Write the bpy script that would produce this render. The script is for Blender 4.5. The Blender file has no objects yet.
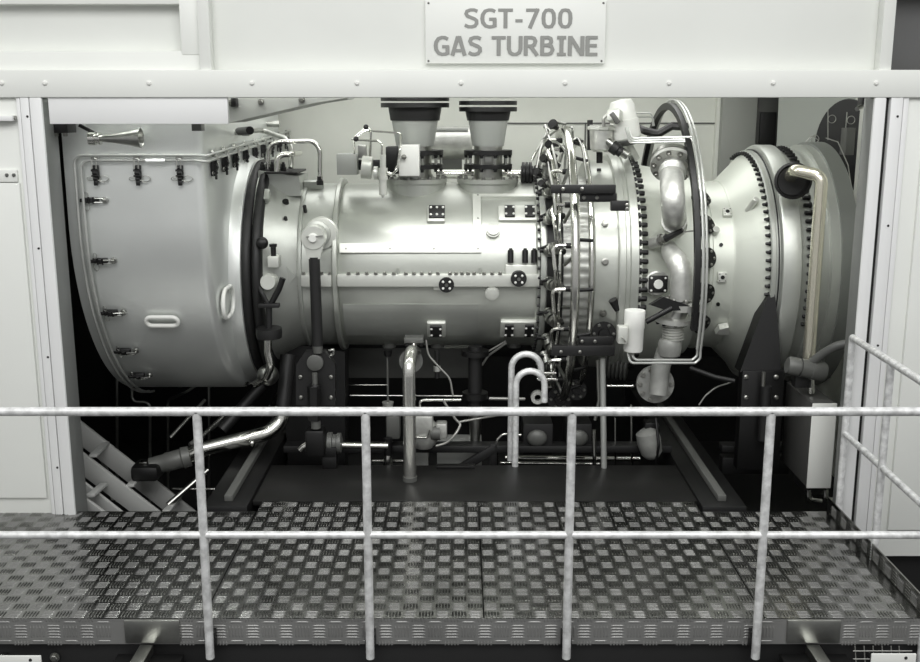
import bpy, bmesh, math, random
from mathutils import Vector, Matrix, Quaternion
random.seed(7)
C = bpy.context.scene.collection
PI = math.pi
V = Vector

# ------------------------------------------------------------------ camera model (920 x 662)
F, CX, CY = 1037.0, 460.0, 331.0
TH = math.radians(12.03)
CT, ST = math.cos(TH), math.sin(TH)
H = 2.395
EYE = V((0, 0, H))
AY, AZ = 7.6, 1.28            # turbine shaft line (runs along X)

def ray(px, py):
    u, v = (px - CX) / F, (CY - py) / F
    return V((u, CT + v * ST, -ST + v * CT))
def P(px, py, Y):
    d = ray(px, py); return EYE + d * (Y / d.y)
def PX(px, py, X):
    d = ray(px, py); return EYE + d * (X / d.x)
def PZ(px, py, Z):
    d = ray(px, py); return EYE + d * ((Z - H) / d.z)
def T(p): return p.y * CT + (H - p.z) * ST
def L(n, Y): return n * (Y * CT + 0.27) / F        # length of n pixels at depth Y
def cyl_hit(px, py, R, cy=AY, cz=AZ):
    d = ray(px, py); oy, oz = -cy, H - cz
    a = d.y**2 + d.z**2; b = 2 * (oy * d.y + oz * d.z); c = oy * oy + oz * oz - R * R
    q = b * b - 4 * a * c
    if q < 0: t = -b / (2 * a)
    else: t = (-b - math.sqrt(q)) / (2 * a)
    p = EYE + d * t
    n = V((0, p.y - cy, p.z - cz)).normalized()
    return p, n
def S(px, py, R): return cyl_hit(px, py, R)
PLY, PLZ, PLR = 7.6, 1.74, 1.35
PLX0, PLX1 = -2.36, -1.53
def PL(px, py, off=0.0):
    p = P(px, py, PLY - PLR - off); n = V((0, -1, 0))
    if p.z < PLZ:
        p, n = cyl_hit(px, py, PLR + off, PLY, PLZ)
    return p, n
def pol(X, R, deg):           # deg 0 = towards the viewer, 90 = up
    a = math.radians(deg); return V((X, AY - R * math.cos(a), AZ + R * math.sin(a)))
def poln(deg):
    a = math.radians(deg); return V((0, -math.cos(a), math.sin(a)))
def frame(p, n, xref=V((1, 0, 0))):
    n = n.normalized(); x = xref - n * xref.dot(n)
    if x.length < 1e-5: x = V((0, 1, 0)) - n * n.y
    x.normalize(); y = n.cross(x)
    return Matrix(((x.x, y.x, n.x, p.x), (x.y, y.y, n.y, p.y), (x.z, y.z, n.z, p.z), (0, 0, 0, 1)))

def MB_fillet(pts, bend, seg=6):
    pts = [V(p) for p in pts]; out = [pts[0]]
    for i in range(1, len(pts) - 1):
        a, b, c = pts[i - 1:i + 2]; u, w = a - b, c - b; lu, lw = u.length, w.length; u = u / lu; w = w / lw; g = u.angle(w)
        if g > PI - .02: out.append(b); continue
        d = min(bend / math.tan(g / 2), lu * .49, lw * .49); p0, p1 = b + u * d, b + w * d
        out += [p0 * (1 - t)**2 + b * 2 * t * (1 - t) + p1 * t * t for t in [k / seg for k in range(seg + 1)]]
    return out + [pts[-1]]
# ------------------------------------------------------------------ mesh builder
class MB:
    def __init__(s): s.v = []; s.f = []
    def add(s, vs, fs, M=None):
        o = len(s.v)
        s.v += [(M @ V(p)) if M is not None else V(p) for p in vs]
        s.f += [tuple(i + o for i in f) for f in fs]
        return s
    def box(s, c, d, bev=0.0, M=None, R=None):
        bm = bmesh.new(); bmesh.ops.create_cube(bm, size=1)
        for v in bm.verts: v.co = V((v.co.x * d[0], v.co.y * d[1], v.co.z * d[2]))
        if bev > 0: bmesh.ops.bevel(bm, geom=bm.edges[:], offset=min(bev, min(d) * .45), segments=2, affect='EDGES', profile=.5)
        bm.verts.index_update()
        W = Matrix.Translation(V(c))
        if R is not None: W = W @ R
        if M is not None: W = M @ W
        s.add([v.co.copy() for v in bm.verts], [[v.index for v in f.verts] for f in bm.faces], W)
        bm.free(); return s
    def bar(s, a, b, w, h, bev=0.0, up=V((0, 0, 1))):     # rectangular bar from a to b
        a, b = V(a), V(b); z = (b - a); l = z.length; z.normalize()
        x = up.cross(z)
        if x.length < 1e-5: x = V((1, 0, 0))
        x.normalize(); y = z.cross(x); m = (a + b) / 2
        M = Matrix(((x.x, y.x, z.x, m.x), (x.y, y.y, z.y, m.y), (x.z, y.z, z.z, m.z), (0, 0, 0, 1)))
        return s.box((0, 0, 0), (w, h, l), bev, M)
    def lathe(s, prof, M=None, n=32, a0=0.0, a1=360.0):   # profile (d along local z, r)
        full = abs(a1 - a0) >= 359.9; k = n if full else n + 1
        vs = []; fs = []
        for (d, r) in prof:
            for i in range(k):
                a = math.radians(a0 + (a1 - a0) * i / n); vs.append((r * math.cos(a), r * math.sin(a), d))
        for j in range(len(prof) - 1):
            for i in range(n):
                i2 = (i + 1) % k
                fs.append((j * k + i, j * k + i2, (j + 1) * k + i2, (j + 1) * k + i))
        if full:
            if prof[0][1] > 1e-6: fs.append(tuple(range(k - 1, -1, -1)))
            if prof[-1][1] > 1e-6: fs.append(tuple((len(prof) - 1) * k + i for i in range(k)))
        return s.add(vs, fs, M)
    def cyl(s, a, b, r0, r1=None, n=20):
        a, b = V(a), V(b); r1 = r0 if r1 is None else r1
        return s.lathe([(0, r0), ((b - a).length, r1)], frame(a, b - a), n)
    def xlathe(s, prof, n=96, cy=AY, cz=AZ, a0=0, a1=360):       # about the shaft line, profile (X, R)
        M = Matrix(((0, 0, 1, 0), (1, 0, 0, cy), (0, 1, 0, cz), (0, 0, 0, 1)))
        return s.lathe(prof, M, n, a0, a1)
    def tube(s, pts, r, bend=0.0, n=12, closed=False, cap=True, seg=6):
        pts = [V(p) for p in pts]
        if bend > 0 and len(pts) > 2:
            out = [] if closed else [pts[0]]
            N = len(pts); rng = range(N) if closed else range(1, N - 1)
            for i in rng:
                a, b, c = pts[i - 1], pts[i], pts[(i + 1) % N]
                u, w = (a - b), (c - b); lu, lw = u.length, w.length
                if lu < 1e-6 or lw < 1e-6: continue
                u /= lu; w /= lw; ang = u.angle(w)
                if ang > PI - .02: out.append(b); continue
                d = min(bend / math.tan(ang / 2), lu * .49, lw * .49)
                p0, p1 = b + u * d, b + w * d
                for k in range(seg + 1):
                    t = k / seg; out.append(p0 * (1 - t)**2 + b * 2 * t * (1 - t) + p1 * t * t)
            if not closed: out.append(pts[-1])
            pts = out
        N = len(pts); rr = r if isinstance(r, (list, tuple)) else [r] * N
        tang = []
        for i in range(N):
            a = pts[i - 1] if (closed or i > 0) else pts[i]; b = pts[(i + 1) % N] if (closed or i < N - 1) else pts[i]
            tang.append((b - a).normalized())
        x = tang[0].orthogonal().normalized(); vs = []
        for i in range(N):
            if i: x = (tang[i - 1].rotation_difference(tang[i]) @ x)
            x = (x - tang[i] * x.dot(tang[i])).normalized(); y = tang[i].cross(x)
            for k in range(n):
                a = 2 * PI * k / n; vs.append(pts[i] + (x * math.cos(a) + y * math.sin(a)) * rr[i])
        fs = []
        for i in range(N if closed else N - 1):
            j = (i + 1) % N
            for k in range(n):
                k2 = (k + 1) % n; fs.append((i * n + k, i * n + k2, j * n + k2, j * n + k))
        if cap and not closed:
            fs.append(tuple(range(n - 1, -1, -1))); fs.append(tuple((N - 1) * n + k for k in range(n)))
        return s.add(vs, fs)
    def prism(s, poly, d, M=None):     # 2D polygon in local xy, from z = 0 to d
        k = len(poly); vs = [(x, y, 0) for x, y in poly] + [(x, y, d) for x, y in poly]
        fs = [tuple(range(k - 1, -1, -1)), tuple(range(k, 2 * k))] + [(i, (i + 1) % k, k + (i + 1) % k, k + i) for i in range(k)]
        return s.add(vs, fs, M)
    def hull(s, pts, d):               # world polygon (near face) pushed back by vector d
        k = len(pts); pts = [V(p) for p in pts]; d = V(d)
        return s.add(pts + [p + d for p in pts], [tuple(range(k)), tuple(range(2 * k - 1, k - 1, -1))] + [(i, k + i, k + (i + 1) % k, (i + 1) % k) for i in range(k)])
    def hexbolt(s, M, r, h):
        s.lathe([(0, r * 1.35), (h * .25, r * 1.35)], M, 12); s.lathe([(h * .25, r), (h * .85, r), (h, r * .8)], M, 6); return s
    def sphere(s, c, r, sc=(1, 1, 1), n=16):
        prof = [(-r * math.cos(PI * i / 10), max(r * math.sin(PI * i / 10), 1e-7)) for i in range(11)]
        M = Matrix.Translation(V(c)) @ Matrix.Diagonal(V((*sc, 1)))
        return s.lathe(prof, M, n)
    def build(s, name, mat, parent=None, smooth=35, kind=None, label=None, loc=None):
        o_w = wl(parent) if parent is not None else V((0, 0, 0))
        org = V(loc) if loc is not None else V((0, 0, 0))
        me = bpy.data.meshes.new(name)
        me.from_pydata([tuple(p - o_w - org) for p in s.v], [], s.f)
        bm = bmesh.new(); bm.from_mesh(me); bmesh.ops.recalc_face_normals(bm, faces=bm.faces[:]); bm.to_mesh(me); bm.free()
        me.materials.append(mat)
        if smooth:
            for p in me.polygons: p.use_smooth = True
            me.set_sharp_from_angle(angle=math.radians(smooth))
        o = bpy.data.objects.new(name, me); C.objects.link(o)
        if parent is not None: o.parent = parent
        o.location = org
        if kind: o['kind'] = kind
        if label: o['label'] = label
        return o
def wl(o):
    p = V((0, 0, 0))
    while o is not None: p = p + o.location; o = o.parent
    return p
def thing(name, label, cat, loc=(0, 0, 0), group=None):
    o = bpy.data.objects.new(name, None); C.objects.link(o); o.empty_display_size = .05
    o.location = V(loc); o['label'] = label; o['category'] = cat
    if group: o['group'] = group
    return o
def tag(o, label, cat, group=None):
    o['label'] = label; o['category'] = cat
    if group: o['group'] = group
    return o
def struct(name, mb, mat, parent=None, smooth=30):
    o = mb.build(name, mat, parent, smooth)
    if parent is None: o['kind'] = 'structure'
    return o
def dup(root, loc=None, rot=None, label=None, group=None, parent=None):
    r = root.copy(); C.objects.link(r)
    if loc is not None: r.location = loc
    if rot is not None: r.rotation_euler = rot
    if label: r['label'] = label
    if group: r['group'] = group
    if parent is not None: r.parent = parent
    for ch in list(root.children):
        c = ch.copy(); C.objects.link(c); c.parent = r
        for g in list(ch.children):
            d = g.copy(); C.objects.link(d); d.parent = c
    return r
_bolt = {}
def bolts(parent, places, r, h, mat, name='bolt', kind='hex'):
    """one object per bolt; they share one mesh"""
    key = (round(r, 4), round(h, 4), mat.name, name, kind)
    if key not in _bolt:
        m = MB()
        if kind == 'hex': m.hexbolt(Matrix.Identity(4), r, h)
        elif kind == 'round': m.lathe([(0, r), (h * .6, r * .95), (h, r * .5)], None, 12)
        else: m.lathe([(0, r), (h, r)], None, 10)
        me = bpy.data.meshes.new(name); me.from_pydata([tuple(p) for p in m.v], [], m.f); me.materials.append(mat)
        for p in me.polygons: p.use_smooth = True
        me.set_sharp_from_angle(angle=math.radians(35)); _bolt[key] = me
    w = wl(parent)
    for (p, n) in places:
        o = bpy.data.objects.new(name, _bolt[key]); C.objects.link(o); o.parent = parent
        M = frame(V(p) - w, V(n)); o.location = M.to_translation(); o.rotation_euler = M.to_euler()

# ------------------------------------------------------------------ materials
def lin(c): c /= 255.; return c / 12.92 if c <= .04045 else ((c + .055) / 1.055) ** 2.4
def mat(name, rgb, rough=.5, metal=0.0, noise=0.0, nscale=8.0, bump=0.0, bscale=60.0, rnoise=0.0, coat=0.0, stretch=(1, 1, 1)):
    m = bpy.data.materials.new(name); m.use_nodes = True
    nt = m.node_tree; b = nt.nodes['Principled BSDF']
    col = [lin(x) for x in rgb]
    b.inputs['Base Color'].default_value = (*col, 1); b.inputs['Roughness'].default_value = rough; b.inputs['Metallic'].default_value = metal
    if coat: b.inputs['Coat Weight'].default_value = coat; b.inputs['Coat Roughness'].default_value = .1
    if noise or bump or rnoise:
        tc = nt.nodes.new('ShaderNodeTexCoord'); mp = nt.nodes.new('ShaderNodeMapping'); mp.inputs['Scale'].default_value = stretch
        nt.links.new(tc.outputs['Object'], mp.inputs['Vector'])
    if noise or rnoise:
        n = nt.nodes.new('ShaderNodeTexNoise'); n.inputs['Scale'].default_value = nscale; n.inputs['Detail'].default_value = 6
        nt.links.new(mp.outputs['Vector'], n.inputs['Vector'])
        if noise:
            r = nt.nodes.new('ShaderNodeValToRGB')
            r.color_ramp.elements[0].position = .3; r.color_ramp.elements[1].position = .7
            r.color_ramp.elements[0].color = (*[c * (1 - noise) for c in col], 1)
            r.color_ramp.elements[1].color = (*[min(1, c * (1 + noise)) for c in col], 1)
            nt.links.new(n.outputs['Fac'], r.inputs['Fac']); nt.links.new(r.outputs['Color'], b.inputs['Base Color'])
        if rnoise:
            q = nt.nodes.new('ShaderNodeMapRange'); q.inputs['From Min'].default_value = .3; q.inputs['From Max'].default_value = .7
            q.inputs['To Min'].default_value = max(.02, rough - rnoise); q.inputs['To Max'].default_value = rough + rnoise
            nt.links.new(n.outputs['Fac'], q.inputs['Value']); nt.links.new(q.outputs['Result'], b.inputs['Roughness'])
    if bump:
        n2 = nt.nodes.new('ShaderNodeTexNoise'); n2.inputs['Scale'].default_value = bscale; n2.inputs['Detail'].default_value = 3
        nt.links.new(mp.outputs['Vector'], n2.inputs['Vector'])
        bp = nt.nodes.new('ShaderNodeBump'); bp.inputs['Strength'].default_value = bump; bp.inputs['Distance'].default_value = .01
        nt.links.new(n2.outputs['Fac'], bp.inputs['Height']); nt.links.new(bp.outputs['Normal'], b.inputs['Normal'])
    return m
WALL = mat('wall_paint', (229, 231, 226), .55, 0, .02, 2)
WALLC = mat('frame_paint', (228, 229, 228), .45, 0, .02, 3)
INNER = mat('inner_wall_paint', (226, 228, 220), .6, 0, .04, 2)
JAMB = mat('jamb_grey', (122, 124, 122), .45, .2, .03, 3)
LETTER = mat('letter_grey', (142, 143, 139), .5)
PLEN = mat('plenum_silver', (222, 225, 222), .4, .62, .03, 3, .03, 90)
CASE = mat('casing_silver', (190, 193, 186), .36, .62, .05, 4, .05, 40)
CASE2 = mat('casing_satin', (188, 191, 185), .4, .6, .05, 5, .05, 50)
CONE = mat('cone_paint', (214, 218, 208), .4, .35, .03, 4)
PAD = mat('pad_silver', (214, 216, 209), .4, .4)
CHROME = mat('polished_steel', (222, 222, 216), .17, 1.0, .05, 6)
POLISH = mat('polished_pipe_steel', (222, 222, 216), .18, .92)
STEEL = mat('brushed_steel', (176, 177, 172), .3, 1.0, .1, 20)
GOLD = mat('warm_polished_steel', (234, 230, 212), .24, .85)
CAST = mat('cast_pipe_grey', (200, 201, 196), .4, .6, .16, 14, .15, 60)
TUBE = mat('seal_tube_steel', (196, 198, 194), .3, .55)
GALV = mat('galvanised_steel', (224, 225, 224), .38, .3, .26, 26, .03, 90, 0, 0, (1, 1, 1))
RUBBER = mat('black_rubber', (22, 22, 22), .5)
BLACK = mat('black_steel', (13, 13, 13), .45, .0)
DARK = mat('charcoal_paint', (27, 27, 27), .5)
DARKP = mat('black_gloss_plate', (34, 34, 33), .38)
DARKP.node_tree.nodes['Principled BSDF'].inputs['Specular IOR Level'].default_value = .25
MID = mat('mid_grey_paint', (96, 97, 94), .45, .2)
LGREY = mat('light_grey_paint', (176, 178, 174), .45)
WHITE = mat('white_enamel', (232, 233, 228), .35)
TREAD = mat('tread_aluminium', (148, 148, 146), .2, 1.0, .1, 3, 0, 60, .04)
SKIRT = mat('skirt_aluminium', (150, 150, 148), .4, .55, .14, 3)
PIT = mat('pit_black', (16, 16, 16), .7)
DUCTP = mat('reducer_grey_paint', (170, 173, 168), .45, .25, .04, 6)
CASTD = mat('shaded_cast_grey', (150, 151, 147), .5, .3, .12, 14)  # cast grey darkened; light falloff low on the elbow pipe is in the colour
HOSEG = mat('hose_grey', (84, 85, 83), .45)
HALLF = mat('hall_floor', (46, 47, 48), .5)
BRASS = mat('dull_bolt_steel', (150, 150, 145), .3, .9)
WIRE = mat('wire_grey', (170, 170, 165), .4, .6)
# ================================================================== SETTING
def bx(x0, x1, y0, y1, z0, z1, bev=.004):
    return MB().box(((x0 + x1) / 2, (y0 + y1) / 2, (z0 + z1) / 2), (x1 - x0, y1 - y0, z1 - z0), bev)
zf0, zf1 = 2.463, 2.612
struct('floor', bx(-9, 9, -6, 14, -1.35, -1.3, 0), HALLF)
struct('wall_back', bx(-3.2, 3.2, 9.35, 9.45, -1.3, 3.05, 0), INNER)
struct('ceiling', bx(-3.2, 3.2, 6.02, 9.5, 3.05, 3.12, 0), INNER)
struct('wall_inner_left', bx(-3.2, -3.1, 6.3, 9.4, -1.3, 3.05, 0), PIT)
struct('wall_inner_right', bx(3.1, 3.2, 6.2, 9.4, -1.3, 3.05, 0), INNER)
# front of the enclosure above the opening
xp0 = P(206, 40, 5.95).x; xr0 = P(884, 40, 5.95).x
struct('wall_front', bx(xp0, xr0, 6.0, 6.06, 2.5, 4.2), WALL)
struct('wall_front_recess', bx(-4.5, xp0, 6.045, 6.08, 2.5, 4.2), WALL)
zr0 = P(0, 51, 5.96).z; zr1 = P(0, 4, 5.96).z
struct('trim_sill', bx(-4.5, xp0, 5.96, 6.045, 2.55, zr0), WALL)
struct('trim_head', bx(-4.5, xp0, 5.96, 6.045, zr1, zr1 + .25), WALL)
struct('trim_stile', bx(P(181, 40, 5.96).x, xp0, 5.955, 6.045, zr0 - .02, zr1 + .02), WALL)
struct('trim_post_left', bx(P(199.5, 60, 5.92).x, P(211, 60, 5.92).x, 5.92, 6.0, 2.6, 4.2), WALL)
struct('trim_post_right', bx(P(880, 60, 5.92).x, P(892, 60, 5.92).x, 5.92, 6.0, 2.6, 4.2), WALL)
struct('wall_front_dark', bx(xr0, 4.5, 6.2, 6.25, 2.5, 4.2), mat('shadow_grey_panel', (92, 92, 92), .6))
fas = struct('trim_fascia', bx(-4.5, 4.5, 5.90, 6.0, zf0, zf1, .006), WALL)
bolts(fas, [(P(px, 83, 5.9), (0, -1, 0)) for px in (2, 45, 149, 252, 357, 461, 565, 669, 773, 876)], .013, .012, WHITE, 'bolt', 'round')
# header box behind the fascia, at the intake end
hz = P(100, 124, 5.92).z
hd = struct('trim_header', bx(P(49, 110, 5.92).x, P(228, 110, 5.92).x, 5.915, 5.945, hz, zf0, .003), WALLC)
bk = bx(P(47, 128, 6.1).x, P(70, 128, 6.1).x, 6.06, 6.2, P(60, 133, 6.08).z, P(60, 123, 6.08).z, .003).build('corner_bracket', BLACK, hd)
bolts(bk, [(P(56, 132, 6.08), (0, 0, -1)), (P(65, 132, 6.08), (0, 0, -1))], .014, .025, BRASS)
bx(P(191, 128, 6.05).x, P(201, 128, 6.05).x, 6.06, 6.14, P(195, 131, 6.06).z, P(195, 122, 6.06).z, .003).build('end_bracket', MID, hd)
g = [P(228, 90, 6.22), P(228, 123, 6.22), P(314, 103, 6.22), P(346, 98, 6.22), P(346, 90, 6.22)]
gb = struct('trim_gusset', MB().hull(g, (0, .5, 0)), mat('gusset_grey', (186, 188, 183), .5))
for px, py in ((231, 103), (261, 102), (302, 100)):
    bolts(gb, [(P(px, py, 6.22), (0, -1, 0))], .014, .02, BRASS)
bx(P(228.5, 98, 6.1).x, P(234, 98, 6.1).x, 6.15, 6.22, P(230, 107, 6.15).z, P(230, 98, 6.15).z).build('clamp', DARK, gb)

# left and right jambs -------------------------------------------------------
ZB = -.28
struct('trim_jamb_left', bx(-2.395, -2.326, 5.90, 5.925, ZB, zf0, .008), WALLC)
tl = struct('trim_strip_left', bx(-2.447, -2.40, 5.905, 6.03, ZB, zf0, .004), WALLC)
struct('trim_edge_left', bx(-2.472, -2.451, 5.912, 6.03, ZB, zf0, .003), WALLC)
struct('trim_reveal_left', bx(-2.42, -2.33, 5.925, 6.12, ZB, zf0, .004), JAMB)
struct('trim_jamb_right', bx(2.303, 2.372, 5.90, 5.925, ZB, zf0, .01), WALLC)
struct('trim_reveal_right', bx(2.312, 2.354, 5.925, 6.08, ZB, zf0, .004), JAMB)
struct('trim_gap_right', bx(2.372, 2.40, 5.94, 6.03, ZB, zf0, .0), PIT)
tr = struct('trim_strip_right', bx(2.398, 2.466, 5.905, 6.03, ZB, zf0, .004), WALLC)
struct('trim_edge_right', bx(2.471, 2.50, 5.912, 6.03, ZB, zf0, .003), WALLC)
bolts(tl, [(V((-2.412, 5.905, z)), (0, -1, 0)) for z in (2.36, 1.62, .98, .3)], .007, .004, DARK, 'screw', 'round')
bolts(tr, [(V((2.44, 5.905, z)), (0, -1, 0)) for z in (2.36, 1.75, 1.05, .38)], .007, .004, DARK, 'screw', 'round')
struct('wall_left', bx(-4.5, -2.476, 5.93, 6.03, ZB, zf0, .003), WALL)
struct('wall_right', bx(2.504, 4.5, 5.93, 6.03, ZB, zf0, .003), WALL)
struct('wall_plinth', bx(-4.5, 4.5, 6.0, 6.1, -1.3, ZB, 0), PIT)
d1 = struct('door_1', bx(-4.2, P(30, 300, 5.915).x, 5.905, 5.93, P(20, 498, 5.905).z, P(8, 183, 5.905).z, .004), WALL)
dl = bx(-4.2, P(17, 175, 5.91).x, 5.908, 5.93, P(8, 182, 5.908).z, P(8, 170, 5.908).z, .003).build('latch_plate', WALL, d1)
bolts(dl, [(P(7, 175, 5.908), (0, -1, 0)), (P(14, 175, 5.908), (0, -1, 0))], .010, .012, MID, 'latch_pin', 'round')
db = bx(-4.2, P(13, 118, 5.88).x, 5.87, 5.93, P(8, 121, 5.88).z, P(8, 116, 5.88).z, .003).build('pull_bar', WALLC, d1)
MB().cyl(P(12, 118, 5.9), P(16, 118, 5.9), .013).build('end_knob', BRASS, db)
struct('door_2', bx(P(906, 330, 5.91).x, 4.2, 5.905, 5.93, ZB + .18, P(910, 120, 5.905).z, .004), WALL)

# inside the enclosure, behind the exhaust end --------------------------------
struct('trim_back_rib', bx(P(716, 120, 9.3).x, P(720, 120, 9.3).x, 9.28, 9.35, -.3, 3.05), INNER)
struct('trim_back_panel', bx(P(722, 120, 9.2).x, P(757, 120, 9.2).x, 9.2, 9.35, -.3, 3.05, .01), mat('back_panel_grey', (150, 152, 147), .55))
wn = struct('trim_recess', bx(P(757, 120, 9.3).x, P(778, 120, 9.3).x, 9.3, 9.36, .5, 3.05), MID)
bx(P(761, 120, 9.25).x, P(777, 120, 9.25).x, 9.27, 9.3, P(760, 150, 9.27).z, P(760, 112, 9.27).z).build('recess_panel', DARK, wn)
struct('trim_wall_line', bx(P(502, 123, 9.33).x, P(717, 123, 9.33).x, 9.335, 9.35, P(500, 124, 9.33).z, P(500, 122.6, 9.33).z, 0), MID)
struct('trim_wall_seam', bx(P(585, 123, 9.33).x, P(586.5, 123, 9.33).x, 9.335, 9.35, .6, P(500, 123, 9.33).z, 0), MID)
# exhaust wall with its round opening
sp = [P(778, 95, 9.0), P(778, 175, 9.0), P(870, 190, 8.2), P(870, 95, 8.2)]
struct('wall_exhaust', MB().hull([V((p.x, p.y, z)) for p, z in zip(sp, (3.05, .2, .2, 3.05))], (.12, .12, 0)), mat('exhaust_wall_grey', (176, 180, 174), .5))

# platform -------------------------------------------------------------------
def tread_bars(mb, o, ux, uy, nx, ny, cell=.08, off=0, ok=None, vlim=None, hx=.0026, hy=.0052):
    n = ux.cross(uy).normalized()
    for j in range(ny):
        for i in range(nx):
            c = o + ux * ((i + .5) * cell) + uy * ((j + .5) * cell)
            if ok and not ok(c): continue
            alt = (i + j + off) % 2
            a, b = (ux, uy) if alt else (uy, ux)
            for k in range(5):
                q = c + a * ((k - 2) * .0152); h, w, e = .034, .0047, (hy if alt else hx)
                h0 = h1 = h
                if vlim:
                    v = (q - o).dot(uy)
                    if alt:
                        h1 = min(h, vlim[1] - v); h0 = min(h, v - vlim[0])
                        if h0 + h1 < .015: continue
                    elif not (vlim[0] + w < v < vlim[1] - w): continue
                vs = [q - b * h0, q + b * h1]
                for s_ in (-h0 * .62, h1 * .62):
                    for u, z in ((-1, 0), (-.55, .75), (0, 1), (.55, .75), (1, 0)): vs.append(q + b * s_ + a * (u * w) + n * (z * e))
                fs = []
                for k2 in range(4): fs += [(2 + k2, 3 + k2, 8 + k2, 7 + k2), (0, 3 + k2, 2 + k2), (1, 7 + k2, 8 + k2)]
                mb.add(vs, fs)
YF = 4.59; YRC = 6.12; YRL = 5.96
pf = thing('walkway_platform', 'steel walkway platform with raised tread pattern in front of the turbine opening', 'platform', (0, 5.3, 0))
seams = [-3.4, -1.24, .115, 1.47, 2.236]
for a, b in zip(seams[:-1], seams[1:]):
    m = MB(); yr = YRC if a > -1.3 and b < 1.6 else YRL
    m.box(((a + b) / 2, (YF + yr) / 2, -.006), (b - a - .005, yr - YF, .012), .001)
    nn = int((b - a) / .0797 + .02); i0 = round(a / .0797)
    tread_bars(m, V((a, YF + .008, 0)), V((1, 0, 0)), V((0, 1, 0)), nn, int((yr - YF) / .0797), .0797, off=i0 % 2)
    m.build('tread_plate', TREAD, pf, 0)
m = MB(); m.box((-.55, YF + .004, -.066), (5.62, .008, .132), .001)
tread_bars(m, V((-3.36, YF, -.186)), V((1, 0, 0)), V((0, 0, 1)), 70, 3, vlim=(.056, .184), hx=.003, hy=.003, ok=lambda c: not (-1.66 < c.x < -1.34 or 1.55 < c.x < 1.84))
m.build('front_skirt', SKIRT, pf, 0)
m = MB(); m.box((2.24, (YF + YRL) / 2, .045), (.008, YRL - YF, .10), .001)
tread_bars(m, V((2.236, YRL, .0)), V((0, -1, 0)), V((0, 0, 1)), 16, 1)
m.build('toe_board', TREAD, pf, 0)
for nm, px0, px1 in (('w', 125, 180), ('e', 787, 840)):
    a = P(px0, 630, YF - .006).x; b = P(px1, 630, YF - .006).x
    bx(a, b, YF - .014, YF + .004, -.118, -.002, .002).build('splice_plate', STEEL, pf)
bx(-3.4, 2.27, YF + .03, YF + .11, -.62, -.134, .004).build('edge_beam', DARK, pf)
bx(-3.4, 2.262, YRL - .3, YRL - .2, -.3, -.014, .004).build('rear_beam', DARK, pf)
for x in (-2.6, -.6, .9, 2.1):
    bx(x - .05, x + .05, YF + .05, YF + .15, -1.3, -.3, .004).build('leg', DARK, pf)
# outriggers towards the viewer
for lab, x, dx in (('dark outrigger beam with a pale flat bar below the platform, near the left bracket plate', -1.49, -.02), ('dark outrigger beam with a pale flat bar below the platform, near the wire basket', 1.70, .0)):
    t = thing('outrigger_beam', lab, 'beam', (x, 4.2, -.2), 'outrigger beams')
    bx(x - .16, x + .16, 3.7, YF - .02, -.34, -.17, .004).build('box_section', BLACK, t)
    bx(x - .032 + dx, x + .032 + dx, 3.7, YF - .016, -.17, -.125, .003).build('flat_bar', STEEL, t)
# pale bracket plates at the bottom corners
for lab, a, b, y0, y1 in (('pale bolted bracket plate at the bottom left corner under the platform edge', -14, 43, 655, 672), ('pale bracket plate under the wire basket below the platform', 871, 914, 653, 672)):
    A, B = P(a, y0, 4.5), P(b, y1, 4.5)
    t = thing('bracket_plate', lab, 'bracket', (A.x, 4.5, B.z))
    m = bx(A.x, B.x, 4.49, 4.50, B.z, A.z, .003).build('plate', WHITE, t); bx(A.x + .02, A.x + .05, 4.50, YF + .04, A.z - .06, A.z - .05, .003).build('arm', DARK, t)
    bolts(m, [(V((B.x - .05, 4.49, A.z - .02)), (0, -1, 0))], .008, .004, DARK, 'hole', 'round')
    if a < 0: bolts(m, [(P(55, 657, YF + .02), (0, -1, 0))], .018, .02, BRASS)
t = thing('wire_basket', 'thin wire basket hanging under the platform corner', 'basket', P(880, 655, 4.56))
m = MB()
for px in (855, 864, 873, 882, 891, 899): m.tube([P(px, 646, 4.56), P(px + 1, 662, 4.56), P(px + 2, 668, 4.46)], .0025, n=6)
for py in (651, 659): m.tube([P(853, py, 4.555), P(912, py, 4.555)], .0025, n=6)
m.build('wires', WIRE, t)

# guard rails ------------------------------------------------------------------
YR = 4.535; rr = .0205
zt, zm = P(460, 411.5, YR).z, P(460, 535, YR).z
gr = thing('guard_rail', 'long galvanised pipe guard rail along the front edge of the platform', 'railing', (0, YR, -.2))
xe = 2.33
MB().tube([(-3.6, YR, zt), (xe, YR, zt)], rr).build('top_rail', GALV, gr)
MB().tube([(-3.6, YR, zm), (xe, YR, zm)], rr * .88).build('mid_rail', GALV, gr)
for px in (197, 365.5, 572, 771):
    x = P(px, 416, YR).x
    p = MB().tube([(x, YR, -.174), (x, YR, zt)], rr).build('post', GALV, gr)
    m = MB().box((x, YR + .03, -.09), (.05, .05, .09), .003); m.build('standoff', BLACK, p)
sr = thing('guard_rail', 'short galvanised guard rail running back to the right wall at the platform side', 'railing', (2.25, 5.4, -.2))
xr, yr = 2.275, 5.87; xe2 = 2.235; dzr = .05
MB().tube([(xe2 - .0, YR + .05, zt + dzr), (xr, yr, zt + dzr)], rr).build('top_rail', GALV, sr)
MB().tube([(xe2, YR + .05, zm + .07), (xr, yr, zm + .07)], rr * .9).build('mid_rail', GALV, sr)
MB().tube([(xr, yr, -.10), (xr, yr, zt + dzr)], rr).build('post', GALV, sr)
MB().tube([(2.255, 5.27, -.22), (2.255, 5.27, zt + dzr)], rr).build('post', GALV, sr)
MB().tube([(xe2, YR + .05, -.225), (xe2, YR + .05, zt + dzr)], rr).build('post', GALV, sr)

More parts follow.
